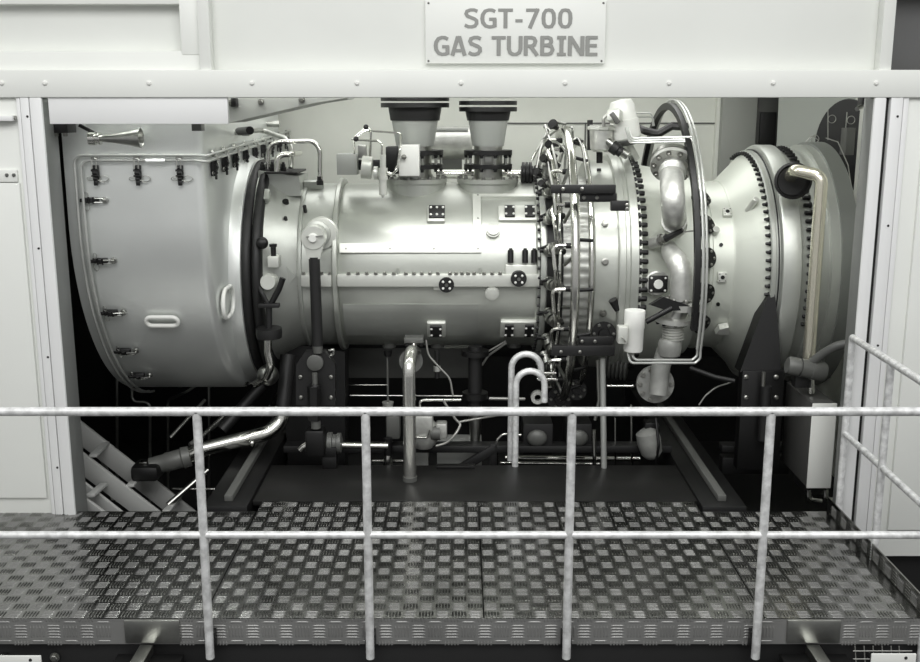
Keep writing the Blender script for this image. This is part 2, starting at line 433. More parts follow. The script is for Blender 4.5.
# sign -------------------------------------------------------------------------
SY = 5.965
a, b = P(425.5, 63.5, SY), P(606.5, -1, SY)
sg = thing('name_plate', 'pale rectangular sign plate with grey capital lettering above the opening', 'sign', (P(516, 63, SY).x, SY, a.z))
pl = bx(a.x, b.x, SY, 6.0, a.z, b.z, .004).build('plate', WALL, sg)
bolts(pl, [(P(px, py, SY), (0, -1, 0)) for px, py in ((428.5, 3), (603.5, 3), (428.5, 61), (601.5, 61))], .006, .004, MID, 'screw', 'round')
GL = {  # strokes: polylines in a 0..1 tall box; width first
 'S': (.72, [[(.66, .86), (.5, .93), (.33, .93), (.16, .86), (.12, .74), (.18, .62), (.36, .54), (.52, .47), (.62, .38), (.62, .24), (.54, .12), (.38, .07), (.22, .08), (.06, .16)]]),
 'G': (.80, [[(.72, .84), (.58, .92), (.42, .93), (.24, .86), (.13, .68), (.11, .5), (.14, .3), (.26, .13), (.42, .07), (.58, .08), (.72, .13)], [(.70, .06), (.70, .47)], [(.43, .46), (.78, .46)]]),
 'T': (.70, [[(.0, .92), (.70, .92)], [(.35, .99), (.35, .0)]]),
 '-': (.46, [[(.06, .38), (.40, .38)]]),
 '7': (.70, [[(.04, .92), (.66, .92)], [(.60, .98), (.22, .0)]]),
 '0': (.72, [[(.36, .93), (.22, .9), (.13, .74), (.11, .5), (.13, .26), (.22, .1), (.36, .07), (.5, .1), (.59, .26), (.61, .5), (.59, .74), (.5, .9), (.36, .93)]]),
 'A': (.78, [[(.08, .0), (.36, .98)], [(.70, .0), (.42, .98)], [(.2, .26), (.58, .26)], [(.34, .93), (.44, .93)]]),
 'U': (.78, [[(.10, 1.0), (.10, .34), (.16, .16), (.28, .08), (.39, .07), (.5, .08), (.62, .16), (.68, .34), (.68, 1.0)]]),
 'R': (.76, [[(.10, .0), (.10, 1.0)], [(.05, .93), (.38, .93), (.52, .88), (.58, .73), (.53, .57), (.38, .49), (.1, .49)], [(.34, .49), (.68, .0)]]),
 'B': (.74, [[(.10, .0), (.10, 1.0)], [(.05, .93), (.38, .93), (.52, .87), (.55, .74), (.5, .6), (.36, .54), (.1, .54)], [(.36, .54), (.56, .48), (.62, .3), (.55, .14), (.4, .07), (.05, .07)]]),
 'I': (.52, [[(.04, .93), (.48, .93)], [(.26, 1.0), (.26, .0)], [(.04, .07), (.48, .07)]]),
 'N': (.82, [[(.10, .0), (.10, 1.0)], [(.72, .0), (.72, 1.0)], [(.12, .96), (.70, .04)]]),
 'E': (.66, [[(.10, .0), (.10, 1.0)], [(.05, .93), (.60, .93)], [(.05, .52), (.56, .52)], [(.05, .07), (.60, .07)]]),
 ' ': (.36, [])}
gi = 0
def glyph_line(m, text, px0, px1, py0, py1):
    global gi
    A, B = P(px0, py1, SY), P(px1, py0, SY); h = B.z - A.z
    w = sum(GL[c][0] + .06 for c in text) - .06; sx = (B.x - A.x) / w; x = 0
    for c in text:
        wd, st = GL[c]
        for pl_ in st:
            pts = [V((A.x + (x + u) * sx, A.z + v * h)) for u, v in pl_]; N = len(pts); hw = .078 * h
            # mitred ribbon; stems a little wider than bars
            Ls, Rs = [], []
            loop = (pts[0] - pts[-1]).length < 1e-6
            for i in range(N):
                p_ = pts[i - 1] if i > 0 else (pts[-2] if loop else None); n_ = pts[i + 1] if i < N - 1 else (pts[1] if loop else None)
                d = V((0, 0))
                if p_ is not None: d = d + (pts[i] - p_).normalized()
                if n_ is not None: d = d + (n_ - pts[i]).normalized()
                d.normalize(); nn = V((-d.y, d.x))
                wdt = hw * (1 + .35 * abs(d.y))
                Ls.append(pts[i] + nn * wdt); Rs.append(pts[i] - nn * wdt)
            for i in range(N - 1):
                q = [Ls[i], Ls[i + 1], Rs[i + 1], Rs[i]]
                gi += 1; m.hull([V((k.x, SY - .002 - .00004 * gi, k.y)) for k in q], (0, .005, 0))
        x += wd + .06
m = MB(); glyph_line(m, 'SGT-700', 463.5, 573, 8.5, 28.2); glyph_line(m, 'GAS TURBINE', 433.5, 599, 36, 55.6)
m.build('lettering', LETTER, sg, 0)
# ================================================================== THE TURBINE CASINGS
gt = thing('gas_turbine', 'large silver horizontal gas turbine with bolted casings inside the enclosure', 'turbine', (0, AY, 0))
# inlet cone behind the rubber ring
inlet = MB().xlathe([(-1.46, .30), (-1.46, .76), (-1.40, .75), (-1.33, .71), (-1.25, .655), (-1.16, .615), (-1.112, .60)]).build('inlet_casing', CASE2, gt)
# front casing with the trunnion
fc = MB().xlathe([(-1.112, .50), (-1.112, .605), (-1.10, .61), (-1.085, .61), (-1.08, .592), (-.875, .592), (-.87, .50)]).build('front_casing', CASE2, gt)
bolts(fc, [(pol(-1.112, .585, a), (-1, 0, 0)) for a in range(-70, 80, 8)], .012, .018, BRASS)
fl = MB().xlathe([(-.872, .55), (-.872, .625), (-.866, .632), (-.842, .632), (-.836, .625), (-.836, .55)]).build('casing_flange', CASE, gt)
# compressor casing
cc = MB().xlathe([(-.836, .55), (-.836, .585), (-.82, .592), (-.40, .597), (.1, .6), (.52, .6), (.53, .612), (.545, .612), (.548, .5)]).build('compressor_casing', CASE, gt)
RC = .597
# horizontal split flange with its row of bolts
p0, n0 = S(340, 277, RC); ang = math.degrees(math.atan2(p0.z - AZ, -(p0.y - AY)))
m = MB()
for x0, x1 in ((-1.08, -.874), (-.834, .54)):
    c = pol((x0 + x1) / 2, .615, ang); m.box((0, 0, 0), (x1 - x0, .085, .055), .006, frame(c, poln(ang)) @ Matrix.Translation((0, -.018, 0)))
sf = m.build('split_flange', PAD, gt)
pl_ = []
for px in list(range(349, 398, 9)) + list(range(406, 440, 8)) + list(range(450, 478, 6)) + list(range(484, 506, 8)):
    q = S(px, 273, .615)[0]; c = pol(q.x, .64, ang); up = poln(ang + 90); pl_.append((c + up * .026, up))
bolts(sf, pl_, .011, .016, BRASS)
bolts(sf, [(pol(S(px, 273, .615)[0].x, .64, ang) + poln(ang + 90) * .026, poln(ang + 90)) for px in (304, 312, 322, 330)], .011, .016, BRASS)
for px in (398, 480):
    q = S(px, 270, .61)[0]; MB().cyl(pol(q.x, .63, ang + 2), pol(q.x, .63, ang + 6), .008).build('dowel', CASE, sf)
# curved panels that follow the casing
def arc_strip(m, X0, X1, a0, a1, R, th, n=16):
    vs = []; k = n + 1
    for rr_ in (R, R + th):
        for xx in (X0, X1):
            for i in range(k): vs.append(pol(xx, rr_, a0 + (a1 - a0) * i / n))
    fs = []
    for i in range(n):
        a, b, c, d = i, k + i, 2 * k + i, 3 * k + i
        fs += [(a, a + 1, b + 1, b), (c, d, d + 1, c + 1), (a, c, c + 1, a + 1), (b, b + 1, d + 1, d)]
    fs += [(0, k, 3 * k, 2 * k), (n, 2 * k + n, 3 * k + n, k + n)]
    m.add(vs, fs)
def angof(px, py, R):
    p = S(px, py, R)[0]; return math.degrees(math.atan2(p.z - AZ, -(p.y - AY)))
aB0, aB1 = angof(410, 253, .6), angof(410, 244, .6); aT = angof(480, 199, .6)
xl = S(337, 248, .6)[0].x; xr = S(481, 248, .6)[0].x; xi = S(473, 248, .6)[0].x
m = MB(); arc_strip(m, xl + .02, xr, aB0, aB1, RC, .026, 4); arc_strip(m, xi, xr, aB1, aT, RC, .026, 14)
arc_strip(m, xi, .53, aT, aT + 3, RC, .026, 4)
fr = m.build('cover_frame', PAD, gt)
bolts(fr, [(S(px, py, .623)[0], S(px, py, .623)[1]) for px, py in ((390, 248.5), (434, 248.5), (478, 248.5), (478, 218), (478, 195), (346, 248.5))], .006, .006, BRASS, 'screw', 'round')
m = MB(); a0, a1 = angof(400, 335, .6), angof(400, 304, .6)
arc_strip(m, xl + .03, S(478, 320, .6)[0].x, a0, a1, RC, .007, 12); m.build('lower_cover', CASE2, gt)
def stud_pad(px0, px1, py0, py1, groups, R=.6, depth=.05):
    cxm, cym = (px0 + px1) / 2, (py0 + py1) / 2; p, n = S(cxm, cym, R)
    w = abs(S(px1, cym, R)[0].x - S(px0, cym, R)[0].x); h = (S(cxm, py0, R)[0] - S(cxm, py1, R)[0]).length
    M = frame(p, n); pd = MB().box((0, 0, 0), (w, h, depth), .012, M).build('port_pad', PAD, gt)
    for (gx, gw, nc) in groups:
        g, _ = S(gx, cym - 1, R); gx_ = g.x - p.x; ww = L(gw, 7.0)
        pl = MB().box((gx_, .004, depth / 2 + .008), (ww, h * .74, .016), .003, M).build('blanking_plate', DARK, pd)
        pts = [(M @ V((gx_ + (i - (nc - 1) / 2) * ww * .8 / max(1, nc - 1) * .95, .004 + j * h * .22, depth / 2 + .016)), n) for i in range(nc) for j in (-1, 1)]
        bolts(pl, pts, .009, .008, WHITE, 'bolt', 'round')
stud_pad(427, 445, 207, 223, [(437, 16, 3)])
stud_pad(498, 537, 207, 222, [(509.5, 10, 2), (529.5, 10, 2)])
stud_pad(505, 537, 264, 286, [])
stud_pad(427, 446, 321, 335, [(436, 12, 2)])
stud_pad(500, 537, 320, 335, [(509, 9, 2), (529, 9, 2)])
stud_pad(433, 452, 278, 290, [])
def round_port(px, py, R, r, h, m1=DARK, centre=True):
    p, n = S(px, py, R); M = frame(p, n)
    o = MB().lathe([(-.02, r * 1.05), (h * .5, r * 1.05), (h * .5, r), (h, r), (h, 0)], M, 24).build('port_cover', m1, gt)
    if centre:
        bolts(o, [(M @ V((r * .62 * math.cos(a), r * .62 * math.sin(a), h)), n) for a in (PI / 4, 3 * PI / 4, 5 * PI / 4, 7 * PI / 4)], r * .17, .008, WHITE, 'bolt', 'round')
        MB().lathe([(h, r * .24), (h + .01, r * .2), (h + .01, 0)], M, 12).build('centre_plug', STEEL, o)
round_port(446.5, 283.5, .615, .052, .05); round_port(518.5, 278, .62, .052, .05)
for px, py in ((493, 232), (492, 292)):
    p, n = S(px, py, .6); M = frame(p, n)
    MB().lathe([(-.02, .05), (.03, .05), (.032, .042), (.05, .042), (.052, .036), (.055, 0)], M, 28).build('round_cap', PAD, gt)
for px in (510.5, 525, 534):
    p, n = S(px, 263, .62); a = math.degrees(math.atan2(p.z - AZ, -(p.y - AY))); u = poln(a + 90)
    MB().lathe([(0, .02), (.085, .02), (.09, .012), (.10, .012)], frame(p + n * .015, u), 14).build('probe', BLACK, gt)
# casing end flange at the combustor side
ef = MB().xlathe([(.548, .5), (.548, .655), (.556, .66), (.585, .66), (.59, .64), (.59, .5)]).build('end_flange', CASE2, gt)
bolts(ef, [(pol(.548, .636, a), (-1, 0, 0)) for a in range(-72, 112, 6)], .011, .02, BLACK)
# fluted combustor shell seen between the manifold pipes
N = 240; vs = []; xs = [.59, .66, .74, .80, .87, .93]
for j, x in enumerate(xs):
    for i in range(N):
        R = .64 + .010 * (.5 + .5 * math.cos(i * PI / 2)) * (0 < j < 5)
        vs.append(pol(x, R, i * 1.5))
fs = [(j * N + i, j * N + (i + 1) % N, (j + 1) * N + (i + 1) % N, (j + 1) * N + i) for j in range(len(xs) - 1) for i in range(N)]
MB().xlathe([(.592, .5), (.592, .668), (.70, .668), (.70, .5)]).build('dark_backing_drum', BLACK, gt)  # added black drum; its colour makes the dark gaps behind the burners
MB().add(vs, fs).build('combustor_shell', CAST, gt, 60)
# combustor outer casing with heavy flange
oc = MB().xlathe([(.895, .5), (.895, .74), (.905, .752), (1.055, .758), (1.058, .80), (1.07, .806), (1.10, .806), (1.106, .795), (1.13, .795), (1.135, .812), (1.185, .812), (1.19, .80), (1.19, .5)]).build('combustor_casing', CASE, gt)
bolts(oc, [(pol(1.19, .778, -64 + 4.6 * k), (1, 0, 0)) for k in range(37)], .019, .06, BLACK)
for px, py in ((605, 223.5), (605, 262), (603, 313)):
    p, n = S(px, py, .757); MB().lathe([(-.01, .024), (.012, .024), (.014, .016), (.02, .016), (.02, 0)], frame(p, n), 16).build('plug', BRASS, oc)
p, n = S(599, 170, .757); MB().box((0, 0, 0), (.03, .02, .02), .003, frame(p, n)).build('vent_hole', DARK, oc)
a, b = S(612, 299, .757)[0], S(617, 309, .757)[0]
MB().cyl(a + V((0, -.03, 0)), b + V((0, -.03, 0)), .03, .022).build('sensor_boss', DARK, oc)
# turbine casing between the heavy flange and the power turbine
tc_ = MB().xlathe([(1.19, .5), (1.19, .79), (1.21, .79), (1.215, .75), (1.24, .735), (1.45, .70), (1.60, .66), (1.625, .66), (1.63, .60), (1.69, .60), (1.70, .62), (1.72, .62), (1.73, .605), (1.80, .607), (1.865, .612), (1.87, .5)]).build('turbine_casing', CONE, gt)
for a in (52, 32, 12, -9, -30):
    c = pol(1.665, .66, a); n = (poln(a) + V((.55, 0, 0))).normalized(); M = frame(c, n)
    o = MB().lathe([(-.05, .062), (.0, .062), (.0, .07), (.02, .07), (.02, .02), (.035, .018), (.035, 0)], M, 24).build('port_cover', BLACK, gt)
    bolts(o, [(M @ V((.052 * math.cos(k * PI / 3), .052 * math.sin(k * PI / 3), .02)), n) for k in range(6)], .008, .008, BRASS)
# exhaust cone
RX0, RX1 = (1.865, .612), (2.055, .80)
ec = MB().xlathe([(1.865, .5), (1.865, .617), (1.88, .622), (2.05, .795), (2.06, .80), (2.06, .5)]).build('exhaust_cone', CONE, gt)
fl2 = MB().xlathe([(2.055, .6), (2.055, .822), (2.062, .83), (2.085, .83), (2.088, .825), (2.092, .83), (2.115, .83), (2.118, .6)]).build('cone_flange', CASE2, gt)
bolts(fl2, [(pol(2.055, .808, a), (-1, 0, 0)) for a in range(-58, 112, 4)], .0115, .032, BLACK)
rg = MB().xlathe([(2.115, .6), (2.115, .835), (2.125, .862), (2.14, .87), (2.24, .87), (2.25, .862), (2.252, .6)]).build('exhaust_ring', CASE2, gt)
gv = MB().xlathe([(2.10, .83), (2.10, .838), (2.108, .838), (2.108, .83)]).build('gasket', BLACK, gt)
of = MB().xlathe([(2.25, .6), (2.25, .83), (2.33, .83), (2.335, .855), (2.36, .858), (2.362, .83), (2.44, .83), (2.44, .87), (2.47, .87), (2.60, .87), (2.61, .6)]).build('outlet_casing', CASE2, gt)
bolts(of, [(pol(2.335, .845, a), (-1, 0, 0)) for a in range(-20, 108, 4)], .014, .05, BLACK)
dv = MB().xlathe([(2.50, .865), (2.50, .89), (2.61, .89), (2.62, .875), (2.62, .6)]).build('outlet_shroud', mat('shroud_grey', (132, 135, 131), .4, .5), gt)
# square pads and stubs on the turbine casing and cone
def sq_pad(px, py, R, w=.062, h=.07):
    p, n = S(px, py, R); M = frame(p, n)
    o = MB().box((0, 0, .0), (w, h, .04), .006, M).build('square_pad', PAD, gt)
    MB().lathe([(.02, .014), (.022, .014), (.022, 0)], M, 16).build('hole', BLACK, o)
    bolts(o, [(M @ V((sx * w * .33, sy * h * .33, .019)), n) for sx in (-1, 1) for sy in (-1, 1)], .004, .003, DARK, 'hole', 'round')
sq_pad(727, 213, .615); sq_pad(722, 277, .615)
for px, py, R, r, h in ((749, 209, .70, .022, .1), (713, 233, .6, .026, .05)):
    p, n = S(px, py, R); MB().lathe([(-.02, r), (h, r), (h + .004, r * .8), (h + .004, 0)], frame(p, (n + V((.3, 0, .2))).normalized()), 18).build('stub', PAD, gt)
for px, py in ((721, 245), (718, 304)):
    p, n = S(px, py, .608); MB().lathe([(-.01, .013), (.008, .013), (.008, 0)], frame(p, n), 14).build('plug', BLACK, gt)
p, n = S(722, 327, .615); MB().prism([(-.05, -.02), (.05, -.03), (.03, .05), (-.03, .03)], .05, frame(p, n)).build('lug', PAD, gt)
# front casing details -------------------------------------------------------------
p, n = S(315, 236, .6); M = frame(p + n * -.02 + V((.045, 0, .025)), V((0, -1, .05)))
tr_ = MB().lathe([(-.05, .115), (.03, .115), (.035, .105), (.06, .105), (.062, .095), (.062, 0)], M, 36).build('trunnion', PAD, gt)
MB().lathe([(.06, .09), (.10, .09), (.105, .07), (.13, .07), (.13, .0)], Matrix.Translation(V((-.02, 0, .0))) @ M, 32).build('trunnion_boss', CASE, tr_)
bxo = [S(262, 190, .66)[0], S(300, 190, .62)[0]]
p = P(281, 185, 7.28)
hb = MB().prism([(-.15, -.10), (.13, -.06), (.14, .075), (-.17, .075)], .42, frame(V((p.x, p.y - .02, p.z)), V((0, 1, 0)), V((1, 0, 0)))).build('top_box', CASE2, gt)
hb2 = MB()
zt_ = P(281, 172, 7.26).z
bx(p.x - .10, p.x + .13, 7.2, 7.62, zt_ - .01, zt_ + .004).build('top_plate', DARK, hb)
for px in (262, 272, 283):
    q = P(px, 170, 7.3); MB().lathe([(0, .022), (.03, .022), (.03, .016), (.05, .016), (.055, .01), (.065, .01)], frame(V((q.x, 7.32, zt_)), V((0, 0, 1))), 12).build('fitting', BLACK, hb)
for px, py in ((286, 204), (305, 209), (286, 220)):
    p, n = S(px, py, .62); r = .022 if py < 206 else .013
    MB().cyl(p - n * .03, p + n * .03, r).build('sensor_boss', BLACK, inlet if px < 300 else fc)
p, n = S(267, 199, .70); MB().box((0, 0, .03), (.05, .1, .05), .012, frame(p, n)).build('rib', CASE2, inlet)
p, n = S(314, 187, .6); MB().box((0, 0, .02), (.14, .05, .06), .006, frame(p, n)).build('top_lug', CASE2, fc)
# inlet guide vane drive housing with round cover
p, n = S(270, 281, .69)
m = MB().lathe([(-.03, .055), (.08, .055), (.09, .048), (.09, 0)], frame(p, V((0, -1, .05))), 28)
m.build('drive_cover', PAD, inlet)
p = P(273, 262, 6.85); MB().box((p.x, 6.9, p.z), (.075, .1, .075), .006).build('drive_box', PAD, inlet)
MB().lathe([(0, .018), (.06, .018), (.062, .026), (.08, .026)], frame(V((p.x, 6.88, p.z + .037)), V((0, 0, 1))), 12).build('drive_probe', BLACK, inlet)
q = [P(258, 262, 6.98), P(282, 262, 6.98), P(296, 276, 6.98), P(284, 290, 6.98), P(262, 296, 6.98)]
MB().hull(q, (0, .12, 0)).build('drive_plate', CASE2, inlet)
p = P(262, 243, 6.86); MB().sphere(p, .042).build('ball_knob', BLACK, inlet)
# underside: drain bosses
for px in (388, 437, 515):
    p, n = S(px, 341, .597)
    m = MB().cyl(p + V((0, .12, .03)), p + V((0, .12, -.07)), .05).build('drain_boss', MID, gt)
# lower supports of casings
for px0, px1, py0, py1, Y in ((345, 470, 348, 378, 7.9),):
    a, b = P(px0, py0, Y), P(px1, py1, Y); bx(a.x, b.x, Y, Y + .3, b.z, a.z).build('lower_rib', MID, gt)

# ---- burners round the combustor ---------------------------------------------------
m0 = MB(); mt_ = MB(); mp_ = MB(); mf_ = MB()
def burner_local(R=.70):
    o = lambda x, dt, r: V((x, r * 0 + dt, r))     # local: x along shaft, y tangential, z radial
    b = MB(); b.lathe([(0, .046), (.02, .046), (.02, .034), (.06, .03), (.06, .042), (.085, .042)], frame(o(.60, 0, .70), V((.25, 0, 1))), 14)
    tip = MB(); tip.cyl(o(.535, 0, .70), o(.62, 0, .715), .017); tip.cyl(o(.54, .012, .712), o(.60, .03, .74), .009)
    cl = MB(); cl.lathe([(0, .042), (.018, .046), (.036, .042)], frame(o(.635, 0, .79), V((.3, 0, 1))), 12)
    tb = MB(); tb.tube([o(.72, 0, .90), o(.602, 0, .905), o(.622, -.16, .89), o(.642, -.27, .80)], .0125, .045, 8)
    tb2 = MB(); tb2.tube([o(.675, -.02, .80), o(.66, -.02, .85), o(.655, -.16, .84), o(.668, -.27, .74)], .0095, .03, 8)
    fit = MB(); fit.cyl(o(.69, 0, .90), o(.735, 0, .90), .019); fit2 = MB(); fit2.cyl(o(.665, -.02, .80), o(.69, -.02, .78), .022)
    return b, tip, cl, tb, tb2, fit, fit2
names = ['burner', 'igniter', 'clamp_ring', 'pigtail_pipe', 'pigtail_pipe', 'union_nut', 'union_nut']
mats_ = [STEEL, BLACK, BRASS, CHROME, CHROME, DARK, DARK]
bset = burner_local(); root_b = None
_bm = []
for nm, b_, mm in zip(names, bset, mats_):
    me = bpy.data.meshes.new(nm); me.from_pydata([tuple(p) for p in b_.v], [], b_.f); me.materials.append(mm)
    bm = bmesh.new(); bm.from_mesh(me); bmesh.ops.recalc_face_normals(bm, faces=bm.faces[:]); bm.to_mesh(me); bm.free()
    for p in me.polygons: p.use_smooth = True
    me.set_sharp_from_angle(angle=math.radians(35)); _bm.append((nm, me))
for k, a in enumerate(range(-92, 126, 18)):
    par = None
    n = poln(a); u = poln(a + 90)
    M = Matrix(((1, 0, 0, 0), (0, u.y, n.y, 0), (0, u.z, n.z, 0), (0, 0, 0, 1)))
    for nm, me in _bm:
        o = bpy.data.objects.new(nm, me); C.objects.link(o)
        if par is None:
            o.parent = gt; o.location = V((0, AY, AZ)) - wl(gt); o.rotation_euler = M.to_euler(); par = o
        else: o.parent = par
# ================================================================== AIR INTAKE PLENUM
ap = thing('air_intake_plenum', 'big silver U shaped air intake box with curved underside at the end of the turbine', 'air intake', (-1.95, PLY, .3))
prof = [(PLY - PLR, 3.0), (PLY - PLR, PLZ)]
prof += [(PLY - PLR * math.cos(math.radians(a)), PLZ - PLR * math.sin(math.radians(a))) for a in range(4, 181, 4)]
prof += [(PLY + PLR, 3.0)]
# shell with a rounded edge to the side face
vs = []; NP = len(prof)
cs = [(PLX0, .05), (PLX0, .0)] + [(PLX1 - .05 + .05 * math.sin(t), .05 - .05 * math.cos(t)) for t in [i * PI / 12 for i in range(7)]]
cs[0] = (PLX0 + .0, .10)
for (x, ins) in cs:
    for i, (y, z) in enumerate(prof):
        d = V((y - PLY, z - min(z, PLZ) if z > PLZ else z - PLZ))
        if z > PLZ: y2 = y + (ins if y < PLY else -ins); z2 = z
        else:
            r = V((y - PLY, z - PLZ)); r2 = r.normalized() * (PLR - ins); y2, z2 = PLY + r2.x, PLZ + r2.y
        vs.append((x, y2, z2))
fs = []
for j in range(len(cs) - 1):
    for i in range(NP - 1): fs.append((j * NP + i, j * NP + i + 1, (j + 1) * NP + i + 1, (j + 1) * NP + i))
fs.append(tuple(range(NP))); k0 = (len(cs) - 1) * NP; fs.append(tuple(k0 + i for i in range(NP - 1, -1, -1)))
MB().add(vs, fs).build('shell', PLEN, ap, 40)
# black rubber bellows ring
prr = []
for x, r in ((-1.46, .70), (-1.46, .775), (-1.45, .79), (-1.425, .797), (-1.40, .785), (-1.392, .76), (-1.384, .785), (-1.36, .795), (-1.335, .785), (-1.325, .76), (-1.325, .70)):
    prr.append((x, r))
MB().xlathe(prr, 96, AY, 1.25).build('bellows_seal', RUBBER, ap, 50)
MB().xlathe([(-1.53, .70), (-1.53, .83), (-1.50, .81), (-1.46, .80), (-1.455, .79), (-1.455, .70)], 96, AY, 1.25).build('seal_flange', PLEN, ap)
# seal air tubes
def on_pl(px, py, off): return PL(px, py, off)[0]
for k, (dx, zt_) in enumerate(((.075, 2.132), (.112, 2.102))):
    yo = PLY - PLR - .035; X = PLX0 + dx
    pts = [PX(290, 131 + k * 3.5, PLX1 + .03), PX(206, 156 + 6 * k, PLX1 + .035), V((PLX1 - .04, yo, zt_)), V((X, yo, zt_)), V((X, yo, PLZ + .01))]
    pts = MB_fillet(pts, .06)
    pts += [V((X, PLY - (PLR + .035) * math.cos(math.radians(a)), PLZ - (PLR + .035) * math.sin(math.radians(a)))) for a in range(4, 84, 4)]
    MB().tube(pts, .0085, 0, 10).build('seal_tube', TUBE, ap)
MB().tube([P(146, 161, 6.205), P(165, 161, 6.205)], .013, 0, 10).build('tube_union', PLEN, ap)
# hand grips
def grip(name, c, n, xr, w, h):
    M = frame(c, n, xr); pts = []
    for a in range(-90, 91, 15): pts.append((w - h + h * math.cos(math.radians(a)), h * math.sin(math.radians(a))))
    for a in range(90, 271, 15): pts.append((-w + h + h * math.cos(math.radians(a)), h * math.sin(math.radians(a))))
    return MB().tube([M @ V((x, y, .025)) for x, y in pts], .0135, 0, 10, closed=True).build(name, WHITE, ap)
p, n = PL(163, 319); grip('hand_grip', p, n, V((1, 0, 0)), .10, .034)
p = PX(229, 303, PLX1 - .02)
# right grip lies on the side face
p = PX(224.5, 302, PLX1); grip('hand_grip', p, V((1, 0, 0)), V((0, 1, 0)), .15, .095)
# toggle latches
lat = None
def latch(p, n, xr, s=1.0, lean=0):
    global lat
    M = frame(p, n, xr)
    if lat is None:
        b = MB(); b.box((0, 0, .012), (.035, .10, .02), .004); b.cyl((-.014, .035, .03), (.014, .035, .03), .014); b.cyl((-.014, .005, .03), (.014, .005, .03), .016)
        b.cyl((-.012, -.03, .028), (.012, -.03, .028), .012); b.box((0, -.055, .03), (.024, .03, .012), .003)
        ck = MB(); ck.tube([(-.012, .03, .046), (-.012, .088, .04), (.012, .088, .04), (.012, .03, .046)], .0045, .008, 6); b.cyl((-.022, .02, .034), (.022, .02, .034), .007); b.cyl((-.022, -.012, .034), (.022, -.012, .034), .006)
        hk = MB(); hk.lathe([(0, .022), (.014, .022), (.016, .008), (.03, .008), (.03, 0)], Matrix.Translation((0, .09, .01)), 14)
        wr = MB()
        wr.tube([V((.045 + .026 * math.cos(t), -.03 + .018 * math.sin(t), .02)) for t in [i * PI / 9 for i in range(18)]], .0024, 0, 5, closed=True)
        wr.tube([V((-.035 + .02 * math.cos(t), -.03 + .012 * math.sin(t), .02)) for t in [i * PI / 9 for i in range(18)]], .0024, 0, 5, closed=True)
        wr.tube([(0, -.03, .03), (.04, -.055, .02), (.075, -.03, .015)], .0024, .02, 5)
        lat = []
        for nm, q, mm in (('toggle_latch', b, BLACK), ('latch_loop', ck, STEEL), ('latch_stud', hk, STEEL), ('lanyard', wr, STEEL)):
            me = bpy.data.meshes.new(nm); me.from_pydata([tuple(v) for v in q.v], [], q.f); me.materials.append(mm)
            for pp in me.polygons: pp.use_smooth = True
            me.set_sharp_from_angle(angle=math.radians(35)); lat.append((nm, me))
    par = None
    for nm, me in lat:
        o = bpy.data.objects.new(nm, me); C.objects.link(o)
        if par is None: o.parent = ap; o.location = M.to_translation() - wl(ap); o.rotation_euler = M.to_euler(); o.scale = (s, s, s); par = o
        else: o.parent = par
for px in (97, 139, 181):
    p, n = PL(px, 173.5); latch(p, n, V((1, 0, 0)))
for px, py in ((92, 200), (101, 260), (111, 311), (124, 349), (138, 373)):
    p, n = PL(px, py); latch(p, n, n.cross(V((-1, 0, 0))), .9)
for px, py in ((152, 380), (181, 381), (214, 381), (246, 380)):
    p, n = PL(px, py - 1); p, n = pol(0, 0, 0), V((0, -.3, -1)); p = P(px, py + 1, 7.25); latch(p, n, V((1, 0, 0)), .8)
for px, py in ((211, 168), (222, 164), (232.5, 160), (243, 157), (252.5, 154), (261, 151), (269, 148), (277, 145.5), (284.5, 143)):
    p = PX(px, py, PLX1); latch(p, V((1, 0, 0)), V((0, 1, 0)), 1.0)
for px, py in ((235, 132), (267, 124)):
    p = PX(px, py, PLX1)
    MB().cyl(p, p + V((.06, 0, 0)), .022).cyl(p + V((.05, 0, 0)), p + V((.1, 0, 0)), .03, n=6).build('side_stud', STEEL, ap)

# horn ---------------------------------------------------------------------------
p = P(98, 139, 6.17)
hn = thing('signal_horn', 'bright steel signal horn hanging under the header box', 'horn', P(112, 139, 6.15))
a, b = P(101, 138.5, 6.12), P(141, 138, 6.12)
M = frame(a, b - a)
ln = (b - a).length
MB().lathe([(0, .018), (ln * .3, .026), (ln * .7, .042), (ln, .058), (ln, .052), (ln * .7, .036), (0, .01)], M, 28).build('bell', STEEL, hn)
MB().lathe([(-.07, .03), (-.068, .038), (-.03, .038), (-.028, .028), (-.012, .028), (-.01, .036), (0, .036), (.004, .02)], M, 24).build('driver', CHROME, hn)
MB().bar(P(79, 125, 6.14), P(96, 134, 6.13), .012, .02, .002).build('hanger', BLACK, hn)
# ================================================================== THINGS ON AND AROUND THE TURBINE
def zz(py, Y=7.45): return P(460, py, Y).z
def vcyl(m, px, py0, py1, w0, w1, Y, n=32):      # upright round piece, widths in pixels
    a, b = P(px, py1, Y), P(px, py0, Y); x = a.x
    r1, r0 = L(w1 / 2, Y), L(w0 / 2, Y)
    return m.lathe([(0, r1), (b.z - a.z, r0)], frame(V((x, Y + .0, a.z)), V((0, 0, 1))), n)

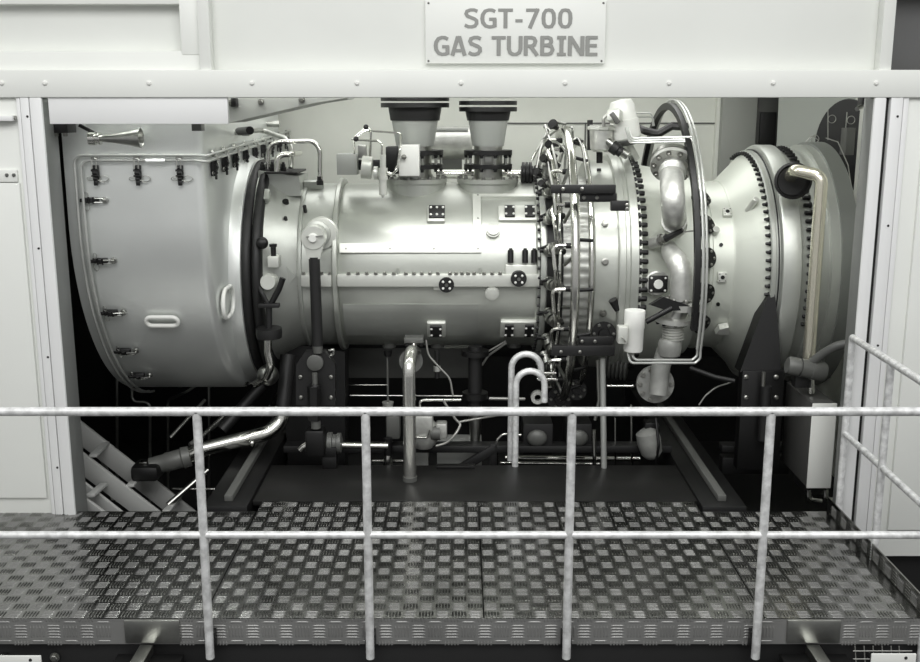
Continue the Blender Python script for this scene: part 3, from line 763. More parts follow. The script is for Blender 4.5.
# bleed ducts on top of the compressor casing --------------------------------
def duct(lab, px, w, top, base_w, plate):
    Y = 7.5; x = P(px, 140, Y).x; loc = V((x, Y, zz(181, Y)))
    t = thing('bleed_duct', lab, 'duct', loc, 'bleed ducts')
    k = w / 56.
    m = MB(); vcyl(m, px, 88, 96.5, w * .8, w * .8, Y); m.build('upper_pipe', BLACK, t)
    m = MB(); vcyl(m, px, top - 6, top - 2, w, w, Y); f = m.build('upper_flange', BLACK, t)
    m = MB(); vcyl(m, px, top, top + 4.5, w, w, Y); f2 = m.build('upper_flange', BLACK, t)
    m = MB(); vcyl(m, px, top + 4.5, 120.5, w * .78, w * .72, Y); m.build('rubber_skirt', RUBBER, t)
    m = MB(); vcyl(m, px, 120.5, 146, w * .68, w * .55, Y); m.build('reducer', DUCTP, t)
    m = MB(); vcyl(m, px, 146, 181, w * .50, w * .50, Y); nk = m.build('neck', STEEL, t)
    for y0, y1 in ((150, 154.5), (164, 168)):
        m = MB(); vcyl(m, px, y0, y1, w * .84, w * .84, Y); fl_ = m.build('lower_flange', BLACK, t)
        R = L(w * .38, Y); zt_ = zz(y0, Y); zb_ = zz(y1, Y)
        bolts(fl_, [(V((x + R * math.cos(a), Y + R * math.sin(a), zb_)), (0, 0, -1)) for a in [i * PI / 5 for i in range(10)]], .012, .022, BLACK)
    R = L(w * .38, Y)
    for i in range(10):
        a = i * PI / 5; q = V((x + R * math.cos(a), Y + R * math.sin(a), 0))
        MB().cyl(V((q.x, q.y, zz(166, Y))), V((q.x, q.y, zz(152, Y))), .009, n=8).build('stay_rod', STEEL, t)
    if plate:
        MB().box((x, Y - L(w * .27, Y), zz(159, Y)), (.055, .03, .055), .003).build('data_plate', STEEL, t)
    m = MB(); r = L(base_w / 2, Y)
    m.lathe([(-.12, r * .94), (-.02, r * .94), (-.018, r), (.012, r), (.014, r * .9), (.014, 0)], frame(V((x, 7.52, zz(180, 7.5))), V((0, 0, 1))), 40)
    bf = m.build('base_flange', CASE, t)
    bolts(bf, [(V((x + r * .93 * math.cos(a), 7.52 + r * .93 * math.sin(a), zz(180, 7.5) + .012)), (0, 0, 1)) for a in [i * PI / 9 for i in range(18)]], .013, .018, BRASS)
duct('bleed duct with black upper flange and grey reducer beside the white valve box', 415, 66, 103, 62, False)
duct('bleed duct with black upper flange and a small square plate between its lower flanges', 488, 56, 107, 60, True)

t = thing('valve_unit', 'grey and white valve unit with thin steel tubes on top of the turbine casing', 'valve', P(385, 185, 7.2))
Y = 7.2
def pbox(px0, px1, py0, py1, Y, d, bev=.004):
    a, b = P(px0, py1, Y), P(px1, py0, Y); return bx(min(a.x, b.x), max(a.x, b.x), Y, Y + d, a.z, b.z, bev)
pbox(399, 419, 145, 176, 7.12, .2).build('actuator_box', WHITE, t)
pbox(386, 400, 147, 174, 7.3, .2).build('coil_block', BLACK, t)
pbox(337, 357, 154, 175, 7.25, .16).build('terminal_box', LGREY, t)
pbox(356, 386, 160, 170, 7.34, .06).build('mounting_bar', DARK, t)
MB().cyl(P(362, 167, 7.2), P(372, 168, 7.2), L(11, 7.2), n=28).build('disc_body', PAD, t)
MB().cyl(P(374, 173, 7.12), P(378, 173, 7.12), L(6.5, 7.1), n=24).build('side_disc', PAD, t)
m = MB()
for y0, y1, w in ((155, 168, 6), (168, 172, 9), (172, 176, 7), (176, 180, 9.5), (180, 195, 7.5), (195, 198, 3)): vcyl(m, 383, y0, y1, w, w, 7.08, 18)
m.build('solenoid', PAD, t)
pbox(358, 366, 145, 158, 7.22, .06).build('gauge_block', STEEL, t)
for pts, nm in (([(355, 137, 7.3), (367, 127, 7.3), (372, 131, 7.25), (398, 133, 7.2), (401, 134, 7.15), (400, 150, 7.1), (397, 170, 7.08), (390, 176, 7.08)], 0),
            ([(352, 139, 7.3), (358, 140, 7.25), (378, 141, 7.15), (382, 144, 7.1), (382, 156, 7.1)], 0), ([(354, 139, 7.3), (354, 156, 7.28)], 0), ([(356, 138, 7.3), (366, 130, 7.3), (371, 131, 7.3), (370, 160, 7.3)], 0), ([(386, 172, 7.1), (394, 174, 7.1), (400, 160, 7.14)], 0)):
    MB().tube([P(*q) for q in pts], .0075, .02, 8).build('steel_tube', CHROME, t)
for px, py in ((366, 127), (356, 139), (404, 157)):
    MB().sphere(P(px, py, 7.2 if px < 400 else 7.1), .018).build('fitting', DARK if px < 400 else BRASS, t)

t = thing('silencer_drum', 'grey horizontal drum between the two bleed ducts', 'drum', P(451, 170, 8.3))
a, b = P(430, 143, 8.3), P(472, 143, 8.3)
MB().lathe([(0, .0), (0, .12), (.01, .13), ((b.x - a.x) - .01, .13), (b.x - a.x, .12), (b.x - a.x, 0)], frame(a, V((1, 0, 0))), 32).build('shell', CAST, t)
pbox(434, 468, 128, 131, 8.2, .2).build('lid', LGREY, t)
pbox(440, 462, 157, 175, 8.25, .1).build('foot', MID, t)
t = thing('chrome_header_pipe', 'bright horizontal pipe with black coupling behind the bleed duct bases', 'pipe', P(470, 180, 7.8))
MB().tube([P(436, 174, 7.8), P(524, 174, 7.8)], .035).build('pipe', CHROME, t)
m = MB()
for px in (522, 525.5, 529): m.cyl(P(px, 174, 7.6), P(px + 2.4, 174, 7.6), .085, n=24)
m.cyl(P(521, 174, 7.6), P(533, 174, 7.6), .06); m.build('coupling', BLACK, t)

# bent tubes at the intake end
t = thing('bent_steel_tube', 'bright bent steel tube curving from the intake side down to the front casing', 'tube', P(319, 188, 7.3))
MB().tube([P(*q) for q in ((268, 172, 7.35), (268, 142, 7.35), (314, 141, 7.35), (320, 150, 7.35), (320, 184, 7.35))], .016, .1, 12).build('tube', CHROME, t)
MB().lathe([(0, .024), (.03, .024), (.032, .019), (.06, .019)], frame(P(320, 185, 7.35), V((0, 0, 1))), 6).build('nut', DARK, t)
t = thing('steel_hose', 'steel hose arching from the intake side stud onto the inlet top plate', 'hose', P(289, 170, 7.45))
MB().tube([PX(238, 132, PLX1 + .1), P(262, 130, 7.7), P(285, 138, 7.5), P(291, 146, 7.42), P(291, 168, 7.35)], .018, .12, 12).build('hose', STEEL, t)
MB().tube([PX(239, 131.5, PLX1 + .1), PX(250, 130.5, PLX1 + .22)], .026).build('end_sleeve', BLACK, t)
t = thing('bent_steel_tube', 'short thick bent steel tube on the dark inlet top plate', 'tube', P(278, 172, 7.25))
MB().tube([P(277, 172, 7.25), P(277, 155, 7.25), P(292, 154, 7.3), P(300, 153, 7.6)], .02, .07, 12).build('tube', CHROME, t)

# fuel manifold ---------------------------------------------------------------
fm = thing('fuel_manifold', 'bright curved fuel manifold pipes looping round the combustor', 'manifold', pol(.78, 1.0, -90))
def arc_tube(X, R, a0, a1, r, n=12, step=4, X2=None, pre=(), post=()):
    k = max(2, int(abs(a1 - a0) / step)); X2 = X if X2 is None else X2
    return MB().tube(list(pre) + [pol(X + (X2 - X) * i / k, R, a0 + (a1 - a0) * i / k) for i in range(k + 1)] + list(post), r, 0, n)
arc_tube(.745, .985, -86, 112, .030).build('ring_pipe', CHROME, fm)
arc_tube(.86, .90, -80, 108, .0205).build('ring_pipe', CHROME, fm)
for a in (78, 58, 38, 18, -2, -22, -42, -62):
    MB().cyl(pol(.755, .95, a), pol(.865, .915, a), .012).build('pipe_clip', BLACK, fm)
    MB().cyl(pol(.745, .985, a - 6), pol(.69, .82, a - 10), .012).build('branch_pipe', STEEL, fm)
for (a0, a1, x0, x1, r0, r1) in ((104, 62, .60, .72, .86, .95), (112, 84, .66, .80, .98, 1.0), (-60, -82, .6, .74, .9, .86), (-50, -80, .64, .70, .95, .9)):
    pts = [pol(x0, r0 - .12, a0)] + [pol(x0 + (x1 - x0) * i / 8, r0 + (r1 - r0) * i / 8, a0 + (a1 - a0) * i / 8) for i in range(9)] + [pol(x1, r1 - .14, a1)]
    MB().tube(pts, .0085, .04, 8).build('small_pipe', STEEL, fm)
for px, py, Y, s in ((557, 128, 7.55, .9), (548, 162, 7.15, .7), (553, 148, 7.35, .7), (581, 145, 7.5, .7), (541, 176, 7.1, .7), (546, 187, 7.0, .6)):
    p = P(px, py, Y); MB().lathe([(0, .02 * s), (.03, .028 * s), (.05, .028 * s), (.052, .04 * s), (.07, .04 * s), (.07, .0)], frame(p, V((-.5, -.6, .4))), 14).build('fitting', BLACK, fm)
for pts in ([(544, 127, 7.5), (551, 131, 7.4), (543, 140, 7.4), (536, 152, 7.3), (532, 160, 7.3)], [(566, 124, 7.55), (556, 122, 7.6), (547, 132, 7.5), (540, 150, 7.3), (536, 170, 7.1)], [(545, 125, 7.5), (553, 150, 7.25), (562, 190, 6.9)], [(548, 150, 7.3), (546, 155, 7.2), (553, 190, 6.85), (556, 215, 6.8)], [(571, 140, 7.4), (578, 138, 7.4), (583, 148, 7.2), (587, 180, 6.9)]):
    MB().tube([P(*q) for q in pts], .0085, .03, 8).build('small_pipe', STEEL, fm)
for X, R, a, w in ((.745, .985, -86, .09), (.86, .90, -80, .075)):
    p = pol(X, R, a); p = p + V((0, -.04, -.02))
    M = frame(p, V((0, -1, .15)))
    o = MB().lathe([(-.03, w), (0.02, w), (.02, w * .45), (.04, w * .4), (.04, 0)], M, 24).build('end_flange', DARK, fm)
    bolts(o, [(M @ V((w * .72 * math.cos(k * PI / 3), w * .72 * math.sin(k * PI / 3), .02)), (0, -1, .15)) for k in range(6)], .014, .014, BRASS, 'bolt', 'round')
# brackets carrying the pipes
def brk(lab, arms, bl):
    t = thing('pipe_bracket', lab, 'bracket', P(arms[0][0], arms[0][3], arms[0][4]))
    os_ = []
    for (a, b, y0, y1, Y, d) in arms: os_.append(pbox(a, b, y0, y1, Y, d, .003).build('arm', DARK, t))
    for k, px, py in bl:
        Y = arms[k][4]; bolts(os_[k], [(P(px, py, Y), (0, -1, 0))], .013, .010, BRASS, 'bolt', 'round')
brk('dark upper pipe bracket with bright bolts across the curved manifold pipes', [(551, 616, 185, 193.5, 6.62, .05), (580, 617, 193.5, 202, 6.66, .04), (611, 629, 201, 211, 6.62, .05)], [(0, 563, 189), (0, 582, 189), (1, 584, 197.5), (1, 597, 197.5), (2, 627, 205), (2, 627, 209)])
brk('dark lower pipe bracket with bright bolts under the curved manifold pipes', [(552, 615, 346, 356, 6.66, .05), (579, 613, 337, 346, 6.70, .04)], [(0, 561, 352), (0, 580, 352), (1, 582, 341.5), (1, 595, 341.5)])

# actuators at the top --------------------------------------------------------
t = thing('actuator', 'white cylindrical actuator with box above the turbine casing', 'actuator', P(625, 142, 7.3))
a, b = P(627, 138, 7.3), P(621.5, 105, 7.3); ln = (b - a).length; M = frame(a, b - a)
MB().lathe([(-.02, .075), (0, .095), (.02, .098), (ln * .55, .098), (ln * .56, .09), (ln - .01, .088), (ln + .03, .07), (ln + .04, 0)], M, 32).build('housing', WHITE, t)
MB().lathe([(-.05, .06), (-.02, .085), (0, .085)], M, 24).build('end_cap', MID, t)
p = P(615, 116, 7.15); MB().box((0, 0, 0), (.09, .08, .11), .012, frame(p, V((-.4, -1, .2)))).build('junction_box', PAD, t)
p = P(614, 118, 7.1); MB().bar(P(611, 113, 7.1), P(618, 123, 7.1), .07, .03, .004).build('box_lid', MID, t)
MB().bar(P(625, 140, 7.35), P(636, 160, 7.4), .05, .05, .006).build('stem', CAST, t)
t = thing('valve_can', 'grey valve can with starred flange on a short black post', 'valve', P(600, 160, 7.3))
a, b = P(601, 149, 7.3), P(602, 125, 7.3); M = frame(a, b - a); ln = (b - a).length
MB().lathe([(-.02, .05), (0, .075), (ln * .8, .085), (ln, .085), (ln, 0)], M, 28).build('can', CAST, t)
m = MB(); m.lathe([(ln * .78, .088), (ln * .82, .1), (ln * .93, .1), (ln * .95, .088)], M, 10); m.build('starred_flange', PAD, t)
MB().cyl(P(599.5, 163, 7.32), P(599.5, 148, 7.32), .022).build('post', BLACK, t)
MB().cyl(P(590, 150, 7.4), P(590, 120, 7.4), .02).build('side_rod', DARK, t)
MB().tube([P(604, 126, 7.2), P(603, 117, 7.2), P(612, 114, 7.2)], .012, .04, 8).build('cable', WIRE, t)
MB().cyl(P(607, 141, 7.25), P(628, 156, 7.2), .03).build('outlet_pipe', STEEL, t)
MB().lathe([(0, .045), (.05, .045), (.055, .035), (.08, .035)], frame(P(612, 146, 7.2), P(628, 156, 7.2) - P(607, 141, 7.25)), 16).build('outlet_nut', DARK, t)

# hoop over the turbine casing -----------------------------------------------
hp = thing('support_hoop', 'black hoop arching over the turbine casing with thin steel tubes along it', 'hoop', pol(1.5, 1.15, -30))
def hoop_band(m, X0, X1, R0, R1, a0, a1, n=64):
    vs = []
    for i in range(n + 1):
        a = a0 + (a1 - a0) * i / n
        vs += [pol(X0, R0, a), pol(X1, R0, a), pol(X1, R1, a), pol(X0, R1, a)]
    fs = [(0, 1, 2, 3), tuple(4 * n + k for k in (3, 2, 1, 0))]
    for i in range(n):
        for k in range(4): fs.append((4 * i + k, 4 * i + (k + 1) % 4, 4 * i + 4 + (k + 1) % 4, 4 * i + 4 + k))
    m.add(vs, fs)
aE = angof(697, 330, 1.15)
m = MB(); hoop_band(m, 1.475, 1.512, 1.12, 1.165, aE, 172); m.build('band', BLACK, hp)
for k, (dx, r) in enumerate(((.53, 1.165), (.545, 1.18), (.52, 1.185))):
    aL = angof(699 + k, 352 - 2 * k, 1.17)
    n = 40; pts = [pol(1 + dx, r, 150 - (150 - aL) * i / n) for i in range(n + 1)]
    if k < 2:
        e = pts[-1]; q = P(700 + 1.5 * k, 360 + 3 * k, e.y); pts += [V((e.x, e.y, q.z + .03)), V((e.x - .03, e.y, q.z)), P(634 - 4 * k, 360 + 3 * k, 6.4), P(632 - 4 * k, 352, 6.45)]
        MB().tube(pts, .008, .03, 8).build('steel_tube', TUBE, hp)
    else:
        MB().tube(pts, .008, 0, 8).build('steel_tube', TUBE, hp)
for k in range(3):
    pts = [P(694, 137 + 2.2 * k, 6.9), P(632 - k, 138.5 + 2.2 * k, 7.0), P(628 - k * 1.2, 128, 7.15)]
    MB().tube(pts, .0075, .03, 8).build('steel_tube', TUBE, hp)
for k in range(2): MB().tube([P(636, 113 + 4 * k, 7.5), P(652 + k, 113 + 4 * k, 7.5), P(653 + k, 126, 7.5)], .006, .03, 6).build('steel_tube', TUBE, hp)
MB().tube([P(637, 127, 7.5), P(645, 131, 7.4), P(658, 134, 7.35), P(672, 126, 7.35), P(688, 127, 7.3)], .028, .03, 8).build('cross_arm', BLACK, hp)

# elbow pipes ---------------------------------------------------------------
t = thing('elbow_pipe', 'thick grey elbow pipe with round bolted flange under the hoop top', 'pipe', P(675, 228, 6.8))
pts = [P(672, 164, 6.92), P(672, 175, 6.82), P(672, 187, 6.68), P(673, 202, 6.6), P(674, 214, 6.64), P(675, 224, 6.95)]
MB().tube(pts, L(11.8, 6.7), .2, 28).build('elbow', CAST, t)
q0, q1 = P(672, 164, 6.92), P(672, 174, 6.83); d = (q0 - q1).normalized(); M = frame(q1, d)
m = MB()
for k in range(4): m.lathe([(-.02 + k * .016, L(12.3, 6.8)), (-.012 + k * .016, L(13.2, 6.8)), (-.004 + k * .016, L(12.3, 6.8))], M, 28)
m.build('corrugated_collar', CAST, t)
M = frame(q0, (d + V((0, -.1, .0))).normalized())
o = MB().lathe([(-.03, .14), (0.0, .142), (.0, .0)], M, 36).build('flange', CAST, t)
o2 = MB().lathe([(.008, .0), (.008, .14), (.04, .14), (.04, .0)], M, 36).build('flange', STEEL, t)
bolts(o, [(M @ V((.118 * math.cos(k * PI / 5), .118 * math.sin(k * PI / 5), -.03)), -d) for k in range(10)], .014, .025, BRASS)
m = MB().tube([P(674, 221, 6.78), P(675, 226, 6.92)], L(12.6, 6.7)); m.build('weld_socket', CAST, t)

t = thing('elbow_pipe', 'thick grey elbow pipe with bellows and foot flange low on the turbine casing', 'pipe', P(656, 395, 6.6))
MB().tube(MB_fillet([P(668, 247, 7.0), P(671, 253, 6.74), P(681, 266, 6.62), P(681.5, 300, 6.62)], .22), [L(8.6 + min(2.4, k * .3), 6.65) for k in range(16)], 0, 28).build('elbow', CAST, t)
a = P(682, 303, 6.62); o = MB().lathe([(-.03, .0), (-.03, .125), (.012, .128), (.012, .07)], frame(a, V((0, -.1, 1))), 32).build('flange', CAST, t)
bolts(o, [(a + V((.1 * math.cos(k * PI / 4), .1 * math.sin(k * PI / 4), .012)), (0, 0, 1)) for k in range(8)], .013, .025, BRASS)
MB().tube([P(681, 304, 6.62), P(677, 314, 6.62), P(673, 322, 6.62)], L(10, 6.6), 0, 24).build('connector', STEEL, t)
b = P(673, 318, 6.62); o = MB().lathe([(-.02, .0), (-.02, .12), (.01, .12), (.01, 0)], frame(b, V((.05, -.1, 1))), 32).build('flange', CAST, t)
bolts(o, [(b + V((.098 * math.cos(k * PI / 4), .098 * math.sin(k * PI / 4), -.02)), (0, 0, -1)) for k in range(8)], .012, .02, DARK)
m = MB(); a, b = P(673, 340, 6.62), P(673, 323, 6.62); pr = []
for k in range(6): zc = (b - a).length * k / 6; pr += [(zc, L(9.5, 6.6)), (zc + .006, L(11.3, 6.6)), (zc + .012, L(11.3, 6.6)), (zc + .018, L(9.5, 6.6))]
m.lathe(pr, frame(a, b - a), 28); m.build('bellows', CAST, t)
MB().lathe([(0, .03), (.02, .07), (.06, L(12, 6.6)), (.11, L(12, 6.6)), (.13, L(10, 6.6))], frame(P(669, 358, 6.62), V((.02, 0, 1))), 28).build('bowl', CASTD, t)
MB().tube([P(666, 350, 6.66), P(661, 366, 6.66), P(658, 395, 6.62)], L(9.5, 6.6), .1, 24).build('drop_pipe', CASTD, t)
M = frame(P(655, 384, 6.72), V((0, -1, .1)))
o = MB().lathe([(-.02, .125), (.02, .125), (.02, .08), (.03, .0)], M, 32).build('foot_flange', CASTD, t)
bolts(o, [(M @ V((.105 * math.cos(k * PI / 5), .105 * math.sin(k * PI / 5), .02)), (0, -1, .1)) for k in range(10)], .014, .016, BRASS)
MB().hull([P(650, 305, 6.5), P(664, 297, 6.5), P(690, 306, 6.5), P(690, 310, 6.5), P(668, 311, 6.5)], (0, .08, -.01)).build('stay_plate', BLACK, t)
MB().cyl(P(646, 322, 6.5), P(672, 308, 6.5), .018).build('stay_rod', BLACK, t)

t = thing('actuator', 'white upright cylindrical actuator with side box in front of the lower casing', 'actuator', P(634, 353, 6.45))
a, b = P(633, 351, 6.45), P(635, 310, 6.45); ln = (b - a).length; M = frame(a, b - a); r = L(10.4, 6.45)
MB().lathe([(0, r * .86), (.01, r * .92), (ln * .55, r * .95), (ln * .57, r), (ln - .005, r), (ln, r * .96), (ln, 0)], M, 32).build('housing', WHITE, t)
pbox(618, 628, 327, 344, 6.36, .08, .005).build('junction_box', PAD, t)
MB().bar(P(622, 337, 6.35), P(626, 343, 6.35), .012, .01, .002).build('lever', CHROME, t)
vcyl(MB(), 631, 352, 362, 6, 5, 6.45).build('gland', BRASS, t)
# round cable port and pick-up on the casing
p, n = S(656, 282, .72); M = frame(p, (n + V((0, -.3, 0))).normalized())
o = MB().lathe([(-.03, .075), (.05, .085), (.055, .075), (.07, .075), (.07, 0)], M, 28).build('inspection_port', CAST, gt)
q = MB().box((0, 0, .078), (.125, .115, .016), .03, M).build('port_plate', DARK, o)
MB().lathe([(.086, .032), (.094, .03), (.094, 0)], M, 20).build('port_disc', WHITE, q)
bolts(q, [(M @ V((sx * .046, sy * .042, .086)), n) for sx in (-1, 1) for sy in (-1, 1)], .008, .007, WHITE, 'bolt', 'round')
t = thing('speed_probe', 'black tipped probe on a bright fitting between the two elbow pipes', 'probe', P(660, 245, 6.85))
MB().cyl(P(651, 244, 6.88), P(660, 241, 6.82), .035).build('fitting', CAST, t)
MB().lathe([(0, .04), (.02, .04), (.02, .03), (.05, .03)], frame(P(660, 240, 6.82), V((.6, -.5, .3))), 8).build('nut', BRASS, t)
MB().cyl(P(665, 239, 6.76), P(683, 230, 6.7), .024, .014).build('tip', BLACK, t)
MB().tube([P(675, 237, 6.74), P(683, 232, 6.7), P(693, 231, 6.65)], .006, .03, 6).build('cable', WIRE, t)

# exhaust end ------------------------------------------------------------------
t = thing('bent_exhaust_pipe', 'warm polished bent pipe dropping from the dark port on the exhaust ring', 'pipe', P(812, 378, 6.6))
Yg = 6.55
a = P(794, 172, 6.72)
MB().tube([P(789, 178, 6.85), P(795, 170, 6.66), P(822, 176, Yg), V((P(821, 190, Yg).x, Yg, P(821, 350, Yg).z)), V((P(821, 190, Yg).x, Yg, P(821, 372, Yg).z))], L(6.2, Yg), .07, 20).build('pipe', GOLD, t)
MB().lathe([(0, .115), (.04, .12), (.045, .105), (.0, .09), (-.03, .03), (-.03, 0)], frame(P(792, 181, 6.80), V((-.1, -1, .1))), 32).build('port_shroud', BLACK, t)
t = thing('drain_valve', 'grey cylindrical valve body at the foot of the warm polished pipe', 'valve', P(806, 380, 6.5))
a, b = P(787, 365, 6.45), P(825, 372, 6.45); ln = (b - a).length; r = L(9.4, 6.45)
MB().lathe([(0, 0), (0, r * .85), (.015, r), (ln * .3, r), (ln * .31, r * .8), (ln * .34, r * .8), (ln * .35, r), (ln * .62, r), (ln * .63, r * 1.08), (ln - .02, r * 1.08), (ln, r * .9), (ln, 0)], frame(a, b - a), 28).build('body', MID, t)
MB().cyl(P(811, 372, 6.5), P(811, 393, 6.5), .022).build('lower_stub', CHROME, t)
pbox(795, 812, 374, 388, 6.47, .08).build('mount', DARK, t)
t = thing('grey_hose', 'grey hose curving from the drain valve to the right wall', 'hose', P(830, 355, 6.4))
MB().tube([P(812, 362, 6.45), P(824, 353, 6.4), P(836, 346, 6.35), P(852, 343, 6.32)], L(4.6, 6.4), .15, 16).build('hose', HOSEG, t)
t = thing('exhaust_support', 'black triangular support leg under the exhaust flange with bolted foot plate', 'support', P(760, 420, 6.8))
MB().hull([P(768, 296, 6.78), P(775, 293, 6.78), P(780, 345, 6.7), P(781, 372, 6.7), P(740, 372, 6.7)], (0, .14, 0)).build('web', BLACK, t)
fp = pbox(737, 785, 371, 470, 6.68, .1).build('foot_plate', BLACK, t)
bolts(fp, [(P(px, py, 6.68), (0, -1, 0)) for px in (746, 776) for py in (377, 397.5)], .018, .014, BRASS, 'bolt', 'round')
m = MB(); vcyl(m, 763, 372, 386, 4, 4, 6.62, 12); m.build('jack_screw', BRASS, t)
m = MB(); vcyl(m, 763, 386, 440, 11, 11, 6.62, 16); m.build('jack_body', DARK, t)
t = thing('cabinet', 'upright cabinet box with pale front panel standing by the right side of the opening', 'cabinet', P(815, 500, 6.4))
a, b = P(807, 488, 6.3), P(837, 404, 6.3)
bx(a.x, b.x, 6.312, 6.85, a.z, b.z, .004).build('body', mat('cabinet_shaded_grey', (72, 72, 70), .45), t)  # pale cabinet's shaded side: the shade is put into the body colour
bx(a.x - .002, b.x + .002, 6.30, 6.312, a.z - .002, b.z + .002, .003).build('front_panel', WHITE, t, label='pale grey front panel')
bx(a.x + .01, b.x - .01, 6.34, 6.6, a.z - .06, a.z, .004).build('plinth', BLACK, t)
for dx in (.02, .13): MB().tube([V((a.x + dx, 6.33, a.z - .02)), V((a.x + dx + .005, 6.33, a.z - .09)), V((a.x + dx + .09, 6.33, a.z - .1))], .018, .05, 10).build('pipe_foot', CHROME, t)
t = thing('exhaust_port', 'dark oval opening with thin wire rings on the exhaust end wall', 'opening', P(838, 170, 8.3))
p = P(838, 132, 8.38); nn = V((-.65, -.72, 0)).normalized()
d_ = P(847, 146, 8.3)
M = frame(d_, V((-.66, -.75, 0)), V((.75, -.66, 0)))
MB().lathe([(0, 0), (0, .23), (.02, .25), (.03, .25), (.03, .0)], M @ Matrix.Diagonal(V((1, 1.45, 1, 1))), 40).build('cover', BLACK, t)
for px, py, r in ((832, 119, .03), (851, 120, .03), (815, 139, .03)):
    q = P(px, py, 8.15); MB().tube([q + V((r * math.cos(k * PI / 9), -.0, r * math.sin(k * PI / 9))) for k in range(18)], .003, 0, 5, closed=True).build('wire_ring', WIRE, t)
for pts in ([(828, 110, 8.15), (828, 140, 8.15)], [(847, 112, 8.1), (846, 125, 8.1), (843, 150, 8.1)], [(802, 146, 8.1), (812, 135, 8.1), (818, 140, 8.1)], [(826, 138, 7.9), (838, 142, 7.7), (848, 165, 7.5), (851, 185, 7.4)]):
    MB().tube([P(*q) for q in pts], .004, .03, 5).build('wire', WIRE, t)
t = thing('grey_conduit_box', 'grey box mounted beside the dark oval opening', 'box', P(848, 150, 7.9)); pbox(845, 856, 128, 155, 7.9, .12).build('box', MID, t)
t = thing('wall_clamp', 'small black clamp under the fascia beside the right jamb', 'clamp', P(862, 105, 6.3)); pbox(862, 870, 96, 107, 6.25, .08).build('body', BLACK, t); MB().cyl(P(857, 109, 6.22), P(863, 106, 6.26), .014).build('pin', STEEL, t)
# ================================================================== SKID AND WHAT STANDS UNDER THE TURBINE
sk = thing('pit_cover', 'glossy black flat cover plate behind the platform below the turbine', 'plate', (.13, 6.45, 0))
bx(-1.30, 1.555, YRC + .01, 6.80, -.03, .0, .003).build('plate', DARKP, sk)
bx(-.16, .10, 6.72, 6.78, 0, .02, .003).build('lip', BLACK, sk)
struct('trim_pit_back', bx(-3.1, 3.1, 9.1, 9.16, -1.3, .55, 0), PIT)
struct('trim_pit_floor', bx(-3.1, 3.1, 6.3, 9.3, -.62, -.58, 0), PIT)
for lab, x, s in (('left grey slide rail on a black beam beside the cover plate', -1.435, -1), ('right grey slide rail on a black beam beside the cover plate', 1.625, 1)):
    t = thing('slide_rail', lab, 'rail', (x, 7, -.05), 'slide rails')
    bx(x - .14, x + .13, 5.985, 9.0, -.2, .02, .004).build('beam', BLACK, t)
    bx(x - .026, x + .026, 6.07, 8.8, .02, .06, .004).build('rail', MID, t)
for x0, x1, y, z0, z1, nm, lab in ((-2.2, 2.6, 8.55, .35, .72, 'skid_beam', 'long dark skid beam low behind the turbine'), (-1.25, 1.5, 7.0, .02, .07, 'cross_tube', 'dark cross tube at the rear edge of the black cover plate')):
    t = thing(nm, lab, 'beam', ((x0 + x1) / 2, y, z0)); bx(x0, x1, y, y + .12, z0, z1, .006).build('beam', DARK, t)
t = thing('skid_beam', 'dark cross beams beside the exhaust support low at the right', 'beam', P(770, 470, 7.0))
for y0, y1, Y in ((446, 452, 7.0), (458, 474, 7.05)): pbox(722, 790, y0, y1, Y, .1).build('beam', DARK, t)

# cable ladder at the lower left -------------------------------------------------
t = thing('cable_ladder', 'sloping grey ladder frame of three rails behind the left jamb', 'ladder', P(150, 512, 6.4))
def rail_(x0, y0, x1, y1, Y, w, nm='rail', mm=MID):
    a, b = P(x0, y0, Y), P(x1, y1, Y); d = (b - a).normalized(); a = a - d * .25; b = b + d * .3
    MB().bar(a, b, w, .03, .003, V((0, 1, 0))).build(nm, mm, t)
LADM = mat('ladder_grey', (188, 189, 186), .42, .3)
a_, b_ = V((P(81, 499, 6.15).x, 6.15, 0)), None
for (x0, y0, x1, y1, Y, w, mm) in ((81, 433, 192, 520, 6.9, .135, LADM), (81, 462, 158, 521, 6.55, .125, LADM), (81, 489, 128, 526, 6.42, .11, LADM), (78, 497, 110, 521, 6.2, .06, LADM)):
    rail_(x0, y0, x1, y1, Y, w, 'rail', mm)
for (x0, y0, Y0, x1, y1, Y1) in ((93, 456, 6.55, 106, 443, 6.9), (130, 486, 6.55, 143, 473, 6.9), (166, 512, 6.55, 178, 498, 6.9), (90, 496, 6.2, 104, 484, 6.5)):
    MB().bar(P(x0, y0, Y0), P(x1, y1, Y1), .05, .02, .003).build('rung', LADM, t)
t = thing('cable_bundle', 'thin light cables hanging behind the ladder frame', 'cable', P(100, 470, 7.0))
for k in range(3): MB().tube([P(83, 448 - k, 7.0), P(92, 447 + k, 7.0), P(100 + k, 456, 7.0), P(104 + 2 * k, 470, 7.0), P(112 + k, 500, 7.0)], .006, .05, 6).build('cable', WIRE, t)

# pipes low at the left
t = thing('swan_neck_pipe', 'thick polished pipe bending across the lower left behind the guard rail', 'pipe', P(220, 460, 6.9))
MB().tube([P(185, 457, 6.8), P(200, 450, 6.8), P(240, 440, 6.85), P(268, 433, 6.95), P(281, 422, 7.0), P(283, 412, 7.02)], L(7.8, 6.9), .3, 22).build('pipe', CHROME, t)
MB().tube([P(283, 413, 7.02), P(285, 395, 7.05), P(288, 355, 7.15)], L(8, 6.95), 0, 20).build('upper_pipe', DARK, t, label='upper length of the pipe, darkened for dim light')  # same polished pipe; its dimness here is put into the charcoal colour
MB().lathe([(0, .07), (.05, .075), (.06, .066), (.16, .066), (.17, .06), (.27, .06)], frame(P(190, 456, 6.8), P(160, 464, 6.75) - P(190, 456, 6.8)), 24).build('sleeve', MID, t)
p = P(148, 470, 6.72); MB().box(p, (.19, .2, .11), .03).build('elbow_box', BLACK, t)
